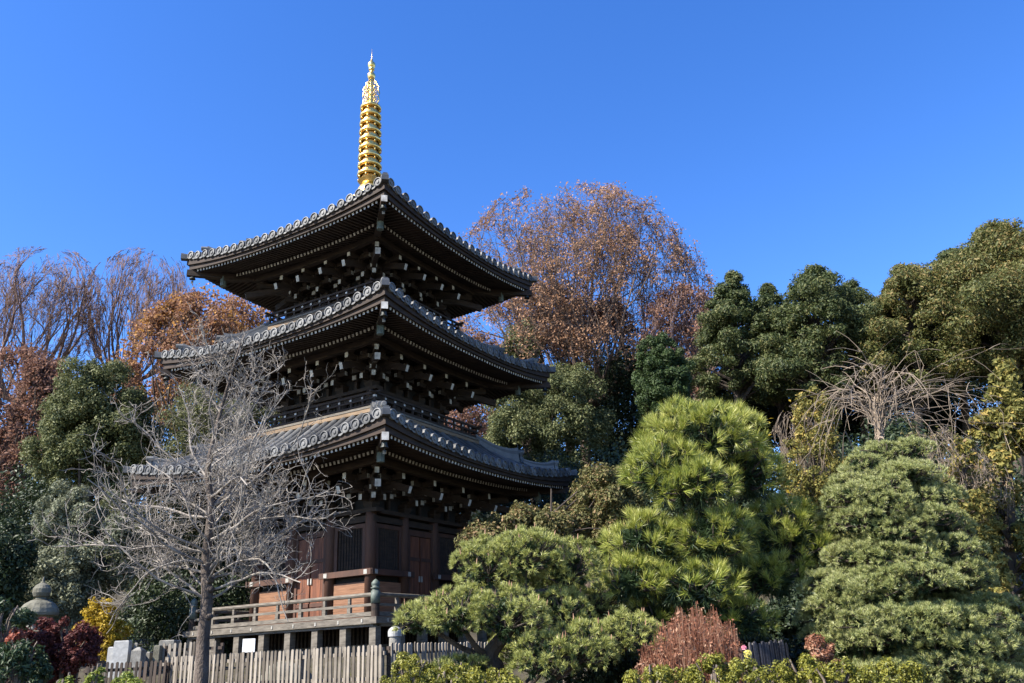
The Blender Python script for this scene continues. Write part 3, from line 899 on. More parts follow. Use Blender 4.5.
def needles(mb, P, D, L, n, wd, spread=.9, mi=0, back=.15):
    """tufts of n needles at points P opening along D"""
    m = len(P); P = np.repeat(P, n, 0); D = np.repeat(D, n, 0)
    d = unit(D + spread * RNG.normal(size=(m * n, 3)) * .62)
    l = L * (.7 + .45 * RNG.random((m * n, 1)))
    s_ = unit(np.cross(d, RNG.normal(size=(m * n, 3)))) * wd / 2
    b = P + D * (RNG.random((m * n, 1)) - .6) * L * back * 2
    V = np.stack([b - s_, b + s_, b + d * l], 1).reshape(-1, 3)
    mb.add(V, np.arange(3 * m * n).reshape(-1, 3), mi)


def pad_points(c, r, kr, per, lo=-.35):
    """shoot ends of a clipped pad: the shell carries knobs of radius kr, each knob a handful of shoots"""
    p_ = 1.6; area = 4 * np.pi * (((r[0] * r[1]) ** p_ + (r[0] * r[2]) ** p_ + (r[1] * r[2]) ** p_) / 3) ** (1 / p_)
    K = int(max(5, .78 * area / (kr * 1.75) ** 2)); cand = rdir(K * 14); cand = cand[cand[:, 2] > lo]
    Q = cand * r; pick = [0]; dmin = np.linalg.norm(Q - Q[0], axis=1)
    for _ in range(K - 1):
        i = int(np.argmax(dmin)); pick.append(i); dmin = np.minimum(dmin, np.linalg.norm(Q - Q[i], axis=1))
        if dmin.max() < kr * 1.1: break
    d = unit(cand[pick] + .10 * RNG.normal(size=(len(pick), 3)))
    lump = 1 + .07 * np.sin(d[:, 0] * 5 + c[0] * 5) * np.sin(d[:, 1] * 5 + c[1] * 3)
    C = np.asarray(c) + d * np.asarray(r) * lump[:, None] + RNG.normal(size=d.shape) * kr * .28
    Nk = unit(d / np.asarray(r) * np.mean(r)); keep = RNG.random(len(C)) > .04; C, Nk = C[keep], Nk[keep]
    k = np.repeat(np.arange(len(C)), per); h = unit(Nk[k] * .9 + rdir(len(k)) + np.array([0, 0, .35]))
    sz = kr * (.75 + .5 * RNG.random(len(C)))
    P = C[k] + h * sz[k][:, None] * (.55 + .45 * RNG.random((len(k), 1)))
    return P, h


# ------------------------------------------------------------------ clipped garden pines
def pine(name, label, pads, Y, base_px, mats, L, kr, per, n_n, wd, spread, trunk_pts, buds=0, dome=None, lo=-.35, bark='bark_dark', limb_r=.035):
    """cloud-pruned pine: pads = (x0, y0, x1, y1, depth offset, weight)"""
    bp = at(base_px, 660, Y); g0 = np.array([bp[0], Y, gz(bp[0], Y)])
    t = thing(name, label, 'pine tree', g0, None)
    tb = MB(); tp = [g0 - np.array([0, 0, .2])] + [at(*q[:2], Y + (q[2] if len(q) > 2 else 0)) for q in trunk_pts]
    path = smooth_path(tp, 16); tb.tube(path, np.linspace(.105, .04, 16) * (1 + .12 * RNG.random(16)), 9)
    tot = sum(p[5] for p in pads)
    bd = MB()
    for p_ in pads:
        c, r = px_box(*p_[:4], Y + p_[4]); r[1] *= .85
        P, N = pad_points(c, r - kr * .8, kr, per, lo)
        cr = MB(); D = unit(N * .85 + np.array([0, 0, .40]) + .18 * RNG.normal(size=N.shape))
        needles(cr, P, D, L, n_n, wd, spread)
        # inner, sparser needles on the twigs
        q = RNG.choice(len(P), len(P) // 4); Pi = c + (P[q] - c) * (.50 + .3 * RNG.random((len(q), 1)))
        needles(cr, Pi, D[q], L, max(6, n_n // 2), wd, spread * 1.3)
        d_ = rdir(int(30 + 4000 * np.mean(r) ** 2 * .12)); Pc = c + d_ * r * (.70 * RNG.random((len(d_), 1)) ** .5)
        needles(cr, Pc, d_, L * 1.1, 26, wd * 3.2, 1.6, 1)  # dark core needles added to block light and deepen the pad's shade
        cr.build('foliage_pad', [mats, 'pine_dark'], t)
        # limb to the pad and twigs beneath its shell
        k = np.argmin(np.linalg.norm(path - (c - np.array([0, 0, r[2] * 1.2])), axis=1)); s_ = path[k]; e = c - np.array([0, 0, r[2] * .35])
        tb.tube(smooth_path([s_, (s_ + e) / 2 - np.array([0, 0, .04]), e], 8), np.linspace(limb_r, limb_r * .6, 8), 6)
        for i in RNG.choice(len(P), min(46, len(P)), replace=False):
            tb.tube(smooth_path([e + (c - e) * RNG.random() * .5, (e + P[i]) / 2 + RNG.normal(size=3) * .03, c + (P[i] - c) * .95], 5), np.linspace(limb_r * .35, .005, 5), 4)
        if buds:
            for i in RNG.choice(len(P), int(buds * p_[5] / tot), replace=False):
                if N[i][2] > -.1:
                    a = P[i] + D[i] * L * .5; u_ = unit(D[i] * .4 + np.array([0, 0, 1.])); bd.tube([a, a + u_ * .03, a + u_ * .055], [.006, .005, .002], 4)
    tb.build('trunk', bark, t)
    if buds: bd.build('candle_buds', 'bud', t)['kind'] = 'stuff'
    return t


# bright long needled pine, middle
pine('pine_tree', 'large bright green long-needled pine with big rounded cushions right of the pagoda',
     [(640, 408, 762, 478, 0, 2.4), (624, 440, 706, 506, -.25, 1.4), (706, 440, 782, 508, .25, 1.6), (652, 462, 735, 512, -.45, 1.2),
      (606, 514, 690, 584, -.25, 1.8), (672, 510, 752, 572, -.35, 1.7), (742, 498, 832, 592, .30, 2.4), (598, 560, 672, 606, -.40, 1.3),
      (650, 566, 738, 612, -.50, 1.5), (722, 556, 806, 604, .15, 1.4), (690, 604, 772, 642, -.2, 1.2), (618, 600, 684, 634, -.2, 1.0)],
     9.6, 722, 'pine_long', .125, .10, 5, 40, .0062, .62, [(720, 640), (708, 600), (722, 560), (700, 500), (705, 450)], limb_r=.04)
# short needled pine with candle buds, front
pine('pine_tree', 'cloud-pruned green pine with tan candle buds on three pads in front of the pagoda railing',
     [(450, 540, 524, 598, -.05, 1.6), (484, 530, 566, 590, .0, 1.8), (536, 540, 604, 600, .2, 1.5), 
      (396, 600, 464, 640, -.1, 1.6), (424, 588, 500, 646, -.3, 1.8), (472, 588, 548, 650, -.35, 1.6), (530, 588, 592, 642, .05, 1.2), (556, 580, 626, 628, .8, 1.2),
      (510, 634, 576, 688, -.45, 1.5), (546, 622, 616, 680, -.35, 1.6), (594, 612, 662, 666, -.05, 1.4), (430, 656, 500, 690, .0, 1.0), (470, 566, 590, 640, .75, 1.3), (490, 620, 600, 680, .5, 1.0)],
     8.6, 500, 'pine_short', .055, .066, 8, 26, .0054, .8, [(498, 683), (490, 655), (512, 625), (525, 585)], buds=150)
# blue green five needled pine, right
tiers = []
for (x0, x1, y0, y1, npad) in ((846, 932, 450, 478, 4), (830, 944, 464, 498, 6), (822, 956, 482, 518, 7), (822, 966, 508, 544, 7), (826, 982, 534, 570, 7), (810, 994, 562, 600, 8), (804, 1008, 592, 630, 9), (814, 1026, 622, 656, 9), (818, 1022, 648, 690, 8)):
    cx, hw = (x0 + x1) / 2, (x1 - x0) / 2
    for j in range(npad):
        a = 2 * math.pi * (j + .5 * random.random()) / npad
        ox = math.cos(a) * hw * .56; dy = math.sin(a) * hw * .56 * .0115
        w_ = hw * (.46 + .12 * random.random()); yy = random.uniform(-9, 9) - math.sin(a) * 5
        h_ = (y1 - y0) * (.36 + .1 * random.random())
        tiers.append((cx + ox - w_, (y0 + y1) / 2 + yy - h_, cx + ox + w_, (y0 + y1) / 2 + yy + h_, dy, w_ * .03))
pine('pine_tree', 'tall blue green five-needled pine clipped in many flat tiers at far right',
     tiers, 9.6, 905, 'pine_blue', .050, .060, 8, 26, .0056, .8, [(900, 683), (880, 640), (892, 580), (885, 520), (886, 470)], lo=-.15, limb_r=.022)

# ------------------------------------------------------------------ bare tree before the pagoda
def garden_bare_tree():
    Y = 10.8; bp = at(200, 683, Y)
    g0 = np.array([bp[0], Y, gz(bp[0], Y)])
    t = thing('bare_tree', 'leafless grey tree with crooked pale twigs standing before the picket fence', 'tree', g0)
    lead = smooth_path([g0 - np.array([0, 0, .2]), at(201, 683, Y), at(203, 640, Y), at(207, 600, Y), at(206, 560, Y), at(211, 510, Y), at(208, 470, Y), at(216, 430, Y), at(228, 385, Y), at(240, 345, Y)], 40)
    tb = MB(); n = len(lead)
    tb.tube(lead, np.interp(np.arange(n), [0, 6, 14, 22, n - 1], [.100, .077, .066, .044, .009]) * (1 + .07 * RNG.random(n)), 10)
    for i in (11, 14, 15): tb.tube([lead[i], lead[i] + np.array([.09, -.06, .02])], [.055, .035], 7)
    tw = MB()
    def crook(p, d, L, r, k, trop, wig):
        pts = [p]; d = unit(d)
        for i in range(k):
            d = unit(d + RNG.normal(size=3) * wig + np.array([0, 0, trop])); pts.append(pts[-1] + d * L / k)
        return np.array(pts), d
    mpp = .0142
    # limbs: height along the leader (px y), azimuth, reach
    env = lambda y: np.interp(y, [340, 370, 420, 470, 520, 560, 590, 610], [20, 44, 90, 112, 126, 134, 124, 92]) * mpp
    limbs = []
    for y in np.concatenate([np.linspace(598, 470, 22), np.linspace(465, 360, 11)]):
        limbs.append((y, RNG.random() * 2 * np.pi))
    for (y, a) in ((596, 3.05), (590, .1), (572, 2.8), (566, .35), (548, 3.4), (540, -.25), (600, 3.6), (585, -.5), (530, .15), (515, 3.0), (505, .05), (480, 2.9), (470, .3), (560, .0)): limbs.append((y, a))
    for (y, a) in limbs:
        j = np.argmin(abs(lead[:, 2] - at(206, y, Y)[2])); p = lead[j]
        reach = env(y) * (.72 + .38 * RNG.random()); el = .20 + .35 * RNG.random() if y > 480 else .55 + .4 * RNG.random()
        d = np.array([math.cos(a) * math.cos(el), math.sin(a) * math.cos(el) * .9, math.sin(el)])
        pts, dd = crook(p, d, reach * 1.08, 0, 11, .035 if y > 480 else .08, .17)
        r = .009 + .011 * reach / 2.2
        tw.tube(pts, np.linspace(r, .006, 12), 6, 1 if r < .02 else 0)
        for s_ in range(int(10.5 * reach / 1.4) + 4):
            f_ = .18 + .82 * RNG.random(); q = pts[int(f_ * 11)]; di = unit(pts[min(int(f_ * 11) + 1, 11)] - pts[max(int(f_ * 11) - 1, 0)])
            d2 = unit(di * .6 + RNG.normal(size=3) * .75 + np.array([0, 0, .35])); L2 = reach * (.16 + .26 * RNG.random())
            p2, d3 = crook(q, d2, L2, 0, 6, .07, .26)
            tw.tube(p2, np.linspace(.0050, .0030, 7), 4, 1, caps=False)
            for u_ in range(5):
                q2 = p2[RNG.integers(1, 7)]; d4 = unit(d3 * .5 + RNG.normal(size=3) * .8 + np.array([0, 0, .35]))
                p3, d5 = crook(q2, d4, .10 + .20 * RNG.random(), 0, 4, .09, .34); tw.tube(p3, np.linspace(.0032, .0021, 5), 3, 1, caps=False)
                if u_ < 3:
                    p4, _ = crook(p3[2], unit(d5 + RNG.normal(size=3) * .8), .05 + .09 * RNG.random(), 0, 2, .1, .3); tw.tube(p4, [.0028, .0024, .002], 3, 1, caps=False)
    tb.build('trunk', 'bark_grey', t, smooth=True); tw.build('branches', ['bark_grey', 'twig_grey'], t)


garden_bare_tree()

# ------------------------------------------------------------------ trees behind, left
bare_tree('bare_tree', 'tall leafless tree with a wide fan of fine brown twigs at far left', (-50, 248, 112, 400), 52, 40, levels=6, nlimb=9, r0=.42, P=dict(rmin=.012, ang=.46, wig=.08, trop=(.06, .02, .01)), depth=.6, spread=1.1, bark='bark_dry')
bare_tree('bare_tree', 'leafless tree with upright fine twigs beside the top roof of the pagoda', (76, 248, 198, 380), 54, 140, levels=6, nlimb=9, r0=.36, P=dict(rmin=.012, ang=.44, wig=.08, trop=(.06, .02, .01)), depth=.6, spread=1.0, bark='bark_dry')
bare_tree('autumn_tree', 'reddish brown autumn tree with dark limbs at the left edge', (-60, 350, 78, 545), 38, 8, levels=5, nlimb=6, r0=.34, bark='bark_dark', P=dict(rmin=.014), leafmat_='maroon', nleaf=28000, L=.16, depth=.7, spread=.8)
bare_tree('autumn_tree', 'orange brown autumn tree showing between the pagoda roofs on the left', (112, 292, 345, 450), 45, 240, levels=5, nlimb=8, r0=.4, bark='bark_dark', P=dict(rmin=.016), leafmat_='orange', nleaf=44000, L=.185, depth=.5, spread=.9)
round_tree('evergreen_tree', 'round dense dark evergreen tree between the bare trees on the left', 'tree', (32, 358, 158, 492), 30, 'camphor', 110000, .095, clumps=330, k=.18, lobes=[(46, 356, 146, 460), (58, 378, 162, 496), (30, 392, 120, 496)])
round_tree('evergreen_shrub', 'silvery green tall shrub below the round evergreen tree', 'shrub', (30, 480, 140, 610), 27, 'grey_green', 70000, .085, clumps=240, k=.20, lobes=[(32, 482, 100, 570), (56, 490, 142, 610), (20, 540, 100, 620)])
round_tree('evergreen_tree', 'soft green evergreen seen through the twigs of the bare garden tree', 'tree', (118, 385, 300, 620), 34, 'soft_green', 120000, .105, clumps=420, k=.21, lobes=[(160, 378, 290, 480), (104, 436, 215, 560), (110, 500, 240, 620), (180, 450, 310, 600, 1)])
round_tree('evergreen_shrub', 'shaded dark green bush at the left edge behind the stone lantern', 'shrub', (-40, 515, 34, 640), 24, 'deep', 20000, .10, clumps=60, k=.3)
round_tree('evergreen_shrub', 'grey green shrub around the top of the stone lantern', 'shrub', (14, 556, 84, 660), 26, 'grey_green', 16000, .09, clumps=90, k=.2)
round_tree('evergreen_shrub', 'dark shaded shrub behind the yellow bush and grave stones', 'shrub', (120, 560, 270, 665), 31.5, 'deep', 32000, .12, clumps=90, k=.25)

# ------------------------------------------------------------------ trees behind, right
bare_tree('autumn_tree', 'large wide zelkova tree with sparse russet leaves behind the pagoda', (440, 188, 714, 400), 48, 570, levels=6, nlimb=13, r0=.34, bark='bark_zel', P=dict(rmin=.013, ang=.50, trop=(.05, .01, .0, .01)), leafmat_='russet', nleaf=38000, L=.14, depth=.6, spread=.95)
bare_tree('autumn_tree', 'dull reddish brown tree below the russet zelkova', (470, 285, 640, 400), 52, 560, levels=5, nlimb=7, r0=.3, bark='bark_dark', P=dict(rmin=.014), leafmat_='maroon', nleaf=36000, L=.17, depth=.5, spread=.9)
bare_tree('autumn_tree', 'thin pinkish brown tree between the zelkova and the dark cypresses', (640, 285, 735, 400), 46, 690, levels=5, nlimb=6, r0=.25, bark='bark_far', P=dict(rmin=.014), leafmat_='maroon', nleaf=9000, L=.16, depth=.6, spread=.7)
round_tree('evergreen_tree', 'small pale green evergreen peeping beside the middle roof tip', 'tree', (497, 318, 548, 385), 48, 'soft_green', 7000, .18, clumps=40)
round_tree('evergreen_tree', 'broad dark evergreen beside the lowest roof of the pagoda', 'tree', (482, 365, 612, 475), 44, 'camphor', 90000, .12, clumps=260, k=.18, lobes=[(482, 372, 560, 480), (526, 360, 612, 490)])
round_tree('evergreen_tree', 'shade-coloured evergreen behind the clipped dark green column', 'tree', (560, 350, 720, 480), 50, 'deepest', 80000, .16, clumps=200, k=.22)
round_tree('olive_shrub', 'large olive brown leafy shrub between the pagoda wall and the bright pine', 'shrub', (460, 455, 645, 560), 23, 'olive', 70000, .08, clumps=300, k=.19, lobes=[(458, 508, 540, 575), (500, 496, 585, 575), (566, 462, 650, 560, .5)], wl=.6)
round_tree('autumn_tree', 'pinkish brown autumn tree seen under the middle roof on the right', 'tree', (405, 370, 520, 480), 54, 'maroon', 24000, .15, clumps=70, k=.25)
round_tree('evergreen_tree', 'dark evergreen filling the gap below the round tree at far left', 'tree', (-30, 455, 150, 640), 36, 'deep', 40000, .14, clumps=100, k=.25)
round_tree('evergreen_tree', 'dark evergreen behind the bright pine and the olive shrub', 'tree', (560, 430, 800, 620), 30, 'deep', 48000, .13, clumps=150, k=.22)
round_tree('evergreen_tree', 'dark evergreen behind the pale weeping branches', 'tree', (770, 420, 1040, 640), 27, 'deep', 48000, .13, clumps=150, k=.22)
round_tree('evergreen_tree', 'dark evergreen just under the right tip of the lowest roof', 'tree', (470, 455, 640, 590), 36, 'deep', 40000, .12, clumps=130, k=.22)
# clipped column
t = round_tree('clipped_conifer', 'clipped dark green conifer of smooth columnar shape', 'tree', (632, 334, 697, 440), 31, 'clip', 80000, .07, clumps=260, k=.15, lobes=[(634, 334, 680, 372), (630, 346, 697, 410), (632, 372, 698, 440)])
conifer('cypress_tree', 'dark cypress with a bare grey trunk left of the other cypresses', 'tree', 732, 275, 48, 445, 42, 'cypress', 56430, .146, trunk_px=728, bare=.60, sprays=225)
conifer('cypress_tree', 'tall dark cypress with open boughs in the middle of the far wood', 'tree', 812, 269, 61, 450, 40, 'cypress', 76950, .146, trunk_px=798, bare=.60, sprays=285)
conifer('cypress_tree', 'dark cypress half hidden behind its two taller neighbours', 'tree', 768, 285, 41, 440, 46, 'cypress', 46170, .146, bare=.60, sprays=180)
conifer('cypress_tree', 'dark green cypress beside the yellowing one', 'tree', 850, 283, 46, 440, 44, 'cypress', 46170, .146, bare=.60, sprays=180)
conifer('cypress_tree', 'yellowing cypress with orange brown patches left of the tallest tree', 'tree', 905, 269, 61, 450, 39, 'cypress_y', 76950, .140, bare=.60, sprays=300, tip=.35)
conifer('cypress_tree', 'tallest yellow green cypress in the top right of the wood', 'tree', 992, 229, 75, 440, 37, 'cypress_y', 117990, .140, bare=.60, sprays=420, tip=.45)
conifer('cypress_tree', 'dark green cypress behind the tallest yellow green one', 'tree', 948, 253, 53, 440, 42, 'cypress', 61560, .146, bare=.60, sprays=225, tip=.4)
conifer('cypress_tree', 'green cypress cut by the right edge of the picture', 'tree', 1050, 243, 67, 440, 36, 'cypress_y', 66690, .140, bare=.60, sprays=270, tip=.45)
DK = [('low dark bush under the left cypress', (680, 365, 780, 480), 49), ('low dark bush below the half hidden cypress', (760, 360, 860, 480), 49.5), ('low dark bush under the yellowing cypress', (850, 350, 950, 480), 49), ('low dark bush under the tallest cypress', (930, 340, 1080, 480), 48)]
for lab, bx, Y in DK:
    round_tree('understory_bush', lab, 'bush', bx, Y, 'deepest', 36000, .17, clumps=130, k=.24, group='dark bushes under the cypresses')  # leaf colour carries the gloom inside the wood
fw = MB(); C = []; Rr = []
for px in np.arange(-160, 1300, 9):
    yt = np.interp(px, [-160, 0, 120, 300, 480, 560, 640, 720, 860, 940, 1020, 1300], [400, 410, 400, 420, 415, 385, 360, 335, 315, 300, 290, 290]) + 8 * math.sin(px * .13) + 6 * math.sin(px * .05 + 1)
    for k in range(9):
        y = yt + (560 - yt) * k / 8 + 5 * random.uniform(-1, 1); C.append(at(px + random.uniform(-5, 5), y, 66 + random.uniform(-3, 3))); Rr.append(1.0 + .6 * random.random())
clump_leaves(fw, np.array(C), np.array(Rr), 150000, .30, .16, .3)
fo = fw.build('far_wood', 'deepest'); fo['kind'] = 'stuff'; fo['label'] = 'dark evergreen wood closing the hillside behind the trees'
# conifers with golden sprays
conifer('golden_conifer', 'feathery yellow green conifer at the right edge above the tiered pine', 'tree', 1004, 360, 46, 640, 19, 'thuja', 34000, .12, bare=.05, sprays=230, tip=.3)
conifer('golden_conifer', 'slim yellow green conifer behind the tiered pine', 'tree', 962, 440, 34, 640, 17.5, 'thuja', 15000, .10, bare=.1, sprays=130, tip=.4)
round_tree('olive_shrub', 'thin olive shrub with yellowing leaves right of the bright pine', 'shrub', (778, 388, 850, 560), 17.5, 'thuja', 24000, .062, clumps=210, k=.16, lobes=[(790, 386, 842, 450), (774, 425, 850, 510), (776, 470, 866, 580)])
bare_tree('bare_shrub', 'bare shrub with pale tangled twigs behind the tiered pine top', (770, 400, 860, 560), 18.2, 815, levels=5, nlimb=7, r0=.035, bark='twig_tan', P=dict(rmin=.004, wig=.2, ang=.6), leafmat_='yellow', nleaf=160, L=.10, cat='shrub', spread=.9)
bare_tree('bare_shrub', 'tangled reddish tan brushwood between the tiered pine and golden conifer', (885, 425, 1010, 560), 18, 945, levels=5, nlimb=9, r0=.05, bark='twig_tan', P=dict(rmin=.005, wig=.22, ang=.65), leafmat_='olive', nleaf=1500, L=.08, cat='shrub', spread=1.2)


def weeping():
    Y = 15.5; b = at(878, 560, Y); g0 = np.array([b[0], Y, gz(b[0], Y)])
    t = thing('weeping_tree', 'leafless weeping tree with pale arching branches above the tiered pine', 'tree', g0)
    tb = MB(); top = at(880, 438, Y)
    tb.tube(smooth_path([g0 - np.array([0, 0, .2]), (g0 + top) / 2 + np.array([.08, 0, 0]), top], 8), np.linspace(.075, .045, 8), 8)
    ends = [((870, 400), (835, 395), (815, 440)), ((872, 405), (850, 380), (838, 420)), ((880, 400), (905, 372), (925, 395)), ((885, 408), (920, 388), (965, 396)), ((878, 395), (880, 368), (862, 385)),
            ((886, 412), (930, 405), (1002, 402)), ((868, 415), (838, 410), (822, 470)), ((890, 415), (935, 420), (960, 465)), ((876, 398), (895, 385), (890, 420)), ((884, 402), (945, 380), (950, 440)), ((872, 410), (855, 395), (830, 395)), ((880, 400), (868, 362), (858, 350))]
    for e in ends:
        for s_ in range(4):
            o_ = RNG.normal(size=3) * .055 * s_
            dy = RNG.normal() * .6
            P = smooth_path([top, at(*e[0], Y) + o_, at(*e[1], Y + dy) + o_ * 2, at(*e[2], Y + dy * 1.6) + o_ * 3], 12); P += RNG.normal(size=P.shape) * .03
            tb.tube(P, np.linspace(.015, .004, 12) * (1 - .17 * s_), 5, 1)
            for k in range(6):
                j = RNG.integers(3, 11); d = unit(RNG.normal(size=3) * .7 + (P[j] - P[j - 1]) / np.linalg.norm(P[j] - P[j - 1])); L = .25 + .5 * RNG.random()
                q = np.array([P[j], P[j] + d * L * .5, P[j] + d * L + np.array([0, 0, -.18 * L])]); tb.tube(smooth_path(q, 5), np.linspace(.006, .003, 5), 3, 1, caps=False)
    tb.build('trunk', ['bark', 'twig_tan'], t)


weeping()

# ------------------------------------------------------------------ low planting
def bush(name, label, cat, lobes, Y, mat, n, L, clumps=60, k=.25, wl=.55, up=.4, twig='bark'):
    x0 = sum(l[0] + l[2] for l in lobes) / 2 / len(lobes)
    b = at(x0, 660, Y); g0 = np.array([b[0], Y, gz(b[0], Y)])
    t = thing(name, label, cat, g0)
    C = []; Rr = []; tb = MB()
    for lb in lobes:
        lc, lr = px_box(*lb[:4], Y + (lb[4] if len(lb) > 4 else 0)); a_, b_ = ell_clumps(lc, lr, max(6, clumps // len(lobes)), k); C.append(a_); Rr.append(b_)
        for q in a_[:10]:
            tb.tube(smooth_path([np.array([lc[0] + RNG.normal() * .05, lc[1], gz(lc[0], lc[1]) - .05]), (lc + q) / 2, q], 5), np.linspace(.02, .005, 5), 4)
    C = np.concatenate(C); Rr = np.concatenate(Rr)
    mb = MB(); clump_leaves(mb, C, Rr, n, L, L * wl, up); mb.build('foliage', mat, t); tb.build('stem', twig, t)
    return t


hl = [(622 + 31 * i, 658 + 6 * math.sin(i * 2.1), 680 + 31 * i, 714, .22 * math.sin(i * 1.7)) for i in range(9)]
bush('hedge', 'low yellow green clipped hedge along the bottom right', 'hedge', hl, 7.4, 'hedge', 48000, .021, clumps=400, k=.2, wl=.6)
bush('low_shrub', 'yellow green low shrub under the cloud-pruned pine', 'shrub', [(380, 655, 440, 705), (420, 660, 480, 710), (455, 664, 530, 715)], 7.9, 'hedge', 20000, .022, clumps=110, k=.22, wl=.6)
bush('wine_red_shrub', 'dark wine red shrub in the bottom left corner', 'shrub', [(10, 618, 70, 690), (40, 612, 100, 690), (0, 640, 60, 700)], 9.6, 'wine', 30000, .032, clumps=110, k=.22)
bush('red_shrub', 'pinkish red shoots at the left edge in front of the wine red shrub', 'shrub', [(-20, 628, 30, 660)], 9.0, 'redtip', 2200, .04, clumps=20)
bush('pine_shrub', 'low dark green shrub at the left edge', 'shrub', [(-30, 600, 32, 640, .3), (0, 640, 45, 668), (-30, 655, 50, 700)], 8.8, 'pine_dark', 9000, .05, clumps=60, wl=.3)
bush('herb_plant', 'bright green leafy plant at the bottom beside the wine red shrub', 'plant', [(84, 664, 104, 700), (50, 672, 80, 705)], 7.6, 'herb', 2000, .034, clumps=22, wl=.5)
bush('herb_plant', 'bright green leafy plant at the bottom before the dark picket fence', 'plant', [(98, 672, 150, 712)], 8.2, 'herb', 2200, .034, clumps=22, wl=.5)
bush('yellow_bush', 'bright yellow autumn bush behind the grave stones', 'bush', [(76, 612, 128, 664), (84, 594, 118, 630)], 22.3, 'yellow', 9000, .07, clumps=80, k=.24)
bush('low_shrub', 'reddish brown small shrub under the tiered pine', 'shrub', [(804, 634, 834, 690), (818, 640, 846, 695)], 8.6, 'dry', 7000, .026, clumps=60)


def dry_shrub():
    Y = 8.3; b = at(692, 683, Y); g0 = np.array([b[0], Y, gz(b[0], Y)])
    t = thing('dried_shrub', 'reddish brown withered shrub of upright stalks below the bright pine', 'shrub', g0)
    st_, lf = MB(), MB()
    P = []; N = []
    for i in range(900):
        px = 634 + 108 * RNG.random(); q = (px - 688) / 56
        q = q - .15; ytop = 606 + 46 * abs(q) ** 2.2 + 46 * RNG.random() ** 1.1 + 5 * math.sin(px * .35)
        dy = RNG.normal() * .30
        tp = at(px, ytop, Y + dy); bs = np.array([tp[0] * .8 + g0[0] * .2 + RNG.normal() * .09, Y + dy * .8, g0[2]])
        pts = smooth_path([bs, (bs + tp) / 2 + RNG.normal(size=3) * .025, tp], 6); st_.tube(pts, np.linspace(.004, .002, 6), 3, caps=False)
        for k in range(24):
            f_ = .25 + .75 * RNG.random(); p_ = bs + (tp - bs) * f_; P.append(p_ + RNG.normal(size=3) * .018); N.append(unit(RNG.normal(size=3) + np.array([-.3, -.3, .2])))
    leaves(lf, np.array(P), np.array(N), .030, .014); st_.build('stalks', 'dry', t); lf.build('foliage', 'dry', t)


dry_shrub()


def flower(name, label, px, py, Y, mat, r, n):
    c = at(px, py, Y); g0 = np.array([c[0], Y, gz(c[0], Y)])
    t = thing(name, label, 'flower', g0, 'flowers above the hedge')
    s_ = MB(); s_.tube(smooth_path([g0, (g0 + c) / 2 + np.array([.02, 0, 0]), c], 6), [.005] * 6, 5); s_.build('stem', 'herb', t)
    m = MB(); d = rdir(n); d[:, 2] = abs(d[:, 2]) - .2; d = unit(d); leaves(m, c + d * r * .6, unit(d + .3 * RNG.normal(size=d.shape)), r * 1.1, r * .7); m.build('petals', mat, t)


bush('low_shrub', 'dark low shrub put in for the shade between the front pine and the dried shrub', 'shrub', [(540, 645, 650, 710), (590, 640, 680, 710)], 9.4, 'deep', 9000, .05, clumps=90)  # dark shrubs added to stand for the shadow under the pines
bush('low_shrub', 'dark low shrub put in for the shade beneath the bright pine', 'shrub', [(730, 628, 800, 690, .3), (680, 635, 760, 690, .6), (780, 625, 850, 690, .3)], 10.0, 'deep', 12000, .05, clumps=110)
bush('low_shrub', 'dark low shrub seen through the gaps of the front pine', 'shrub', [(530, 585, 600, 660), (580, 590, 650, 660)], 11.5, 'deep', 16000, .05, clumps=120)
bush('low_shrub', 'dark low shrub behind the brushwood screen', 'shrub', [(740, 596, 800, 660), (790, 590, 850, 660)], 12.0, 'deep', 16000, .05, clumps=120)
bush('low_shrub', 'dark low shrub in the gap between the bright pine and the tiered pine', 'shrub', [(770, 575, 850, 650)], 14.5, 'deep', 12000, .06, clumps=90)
bush('low_shrub', 'dark low shrub put in for the shade beneath the tiered pine', 'shrub', [(820, 650, 920, 700, .2), (900, 650, 1040, 710, .2)], 10.6, 'deep', 9000, .05, clumps=90)
flower('flower', 'pink flower head behind the hedge', 744, 648, 7.9, 'petal_p', .026, 60)
flower('flower', 'pale yellow flower head right below the pink one', 748, 654, 7.7, 'petal_y', .036, 90)

# grass between the beds
gm = MB(); n = 26000
gx_ = RNG.uniform(-14, 14, n); gy_ = RNG.uniform(4.5, 22, n); keep = (abs(gx_) < gy_ * .75 + 2); gx_, gy_ = gx_[keep], gy_[keep]
P = np.stack([gx_, gy_, ground_z(gx_, gy_) + .02], -1); needles(gm, P, np.tile([0, 0, 1.], (len(P), 1)), .09, 3, .008, .7)
gr = gm.build('grass', 'grass'); gr['kind'] = 'stuff'; gr['label'] = 'short winter grass between the garden beds'

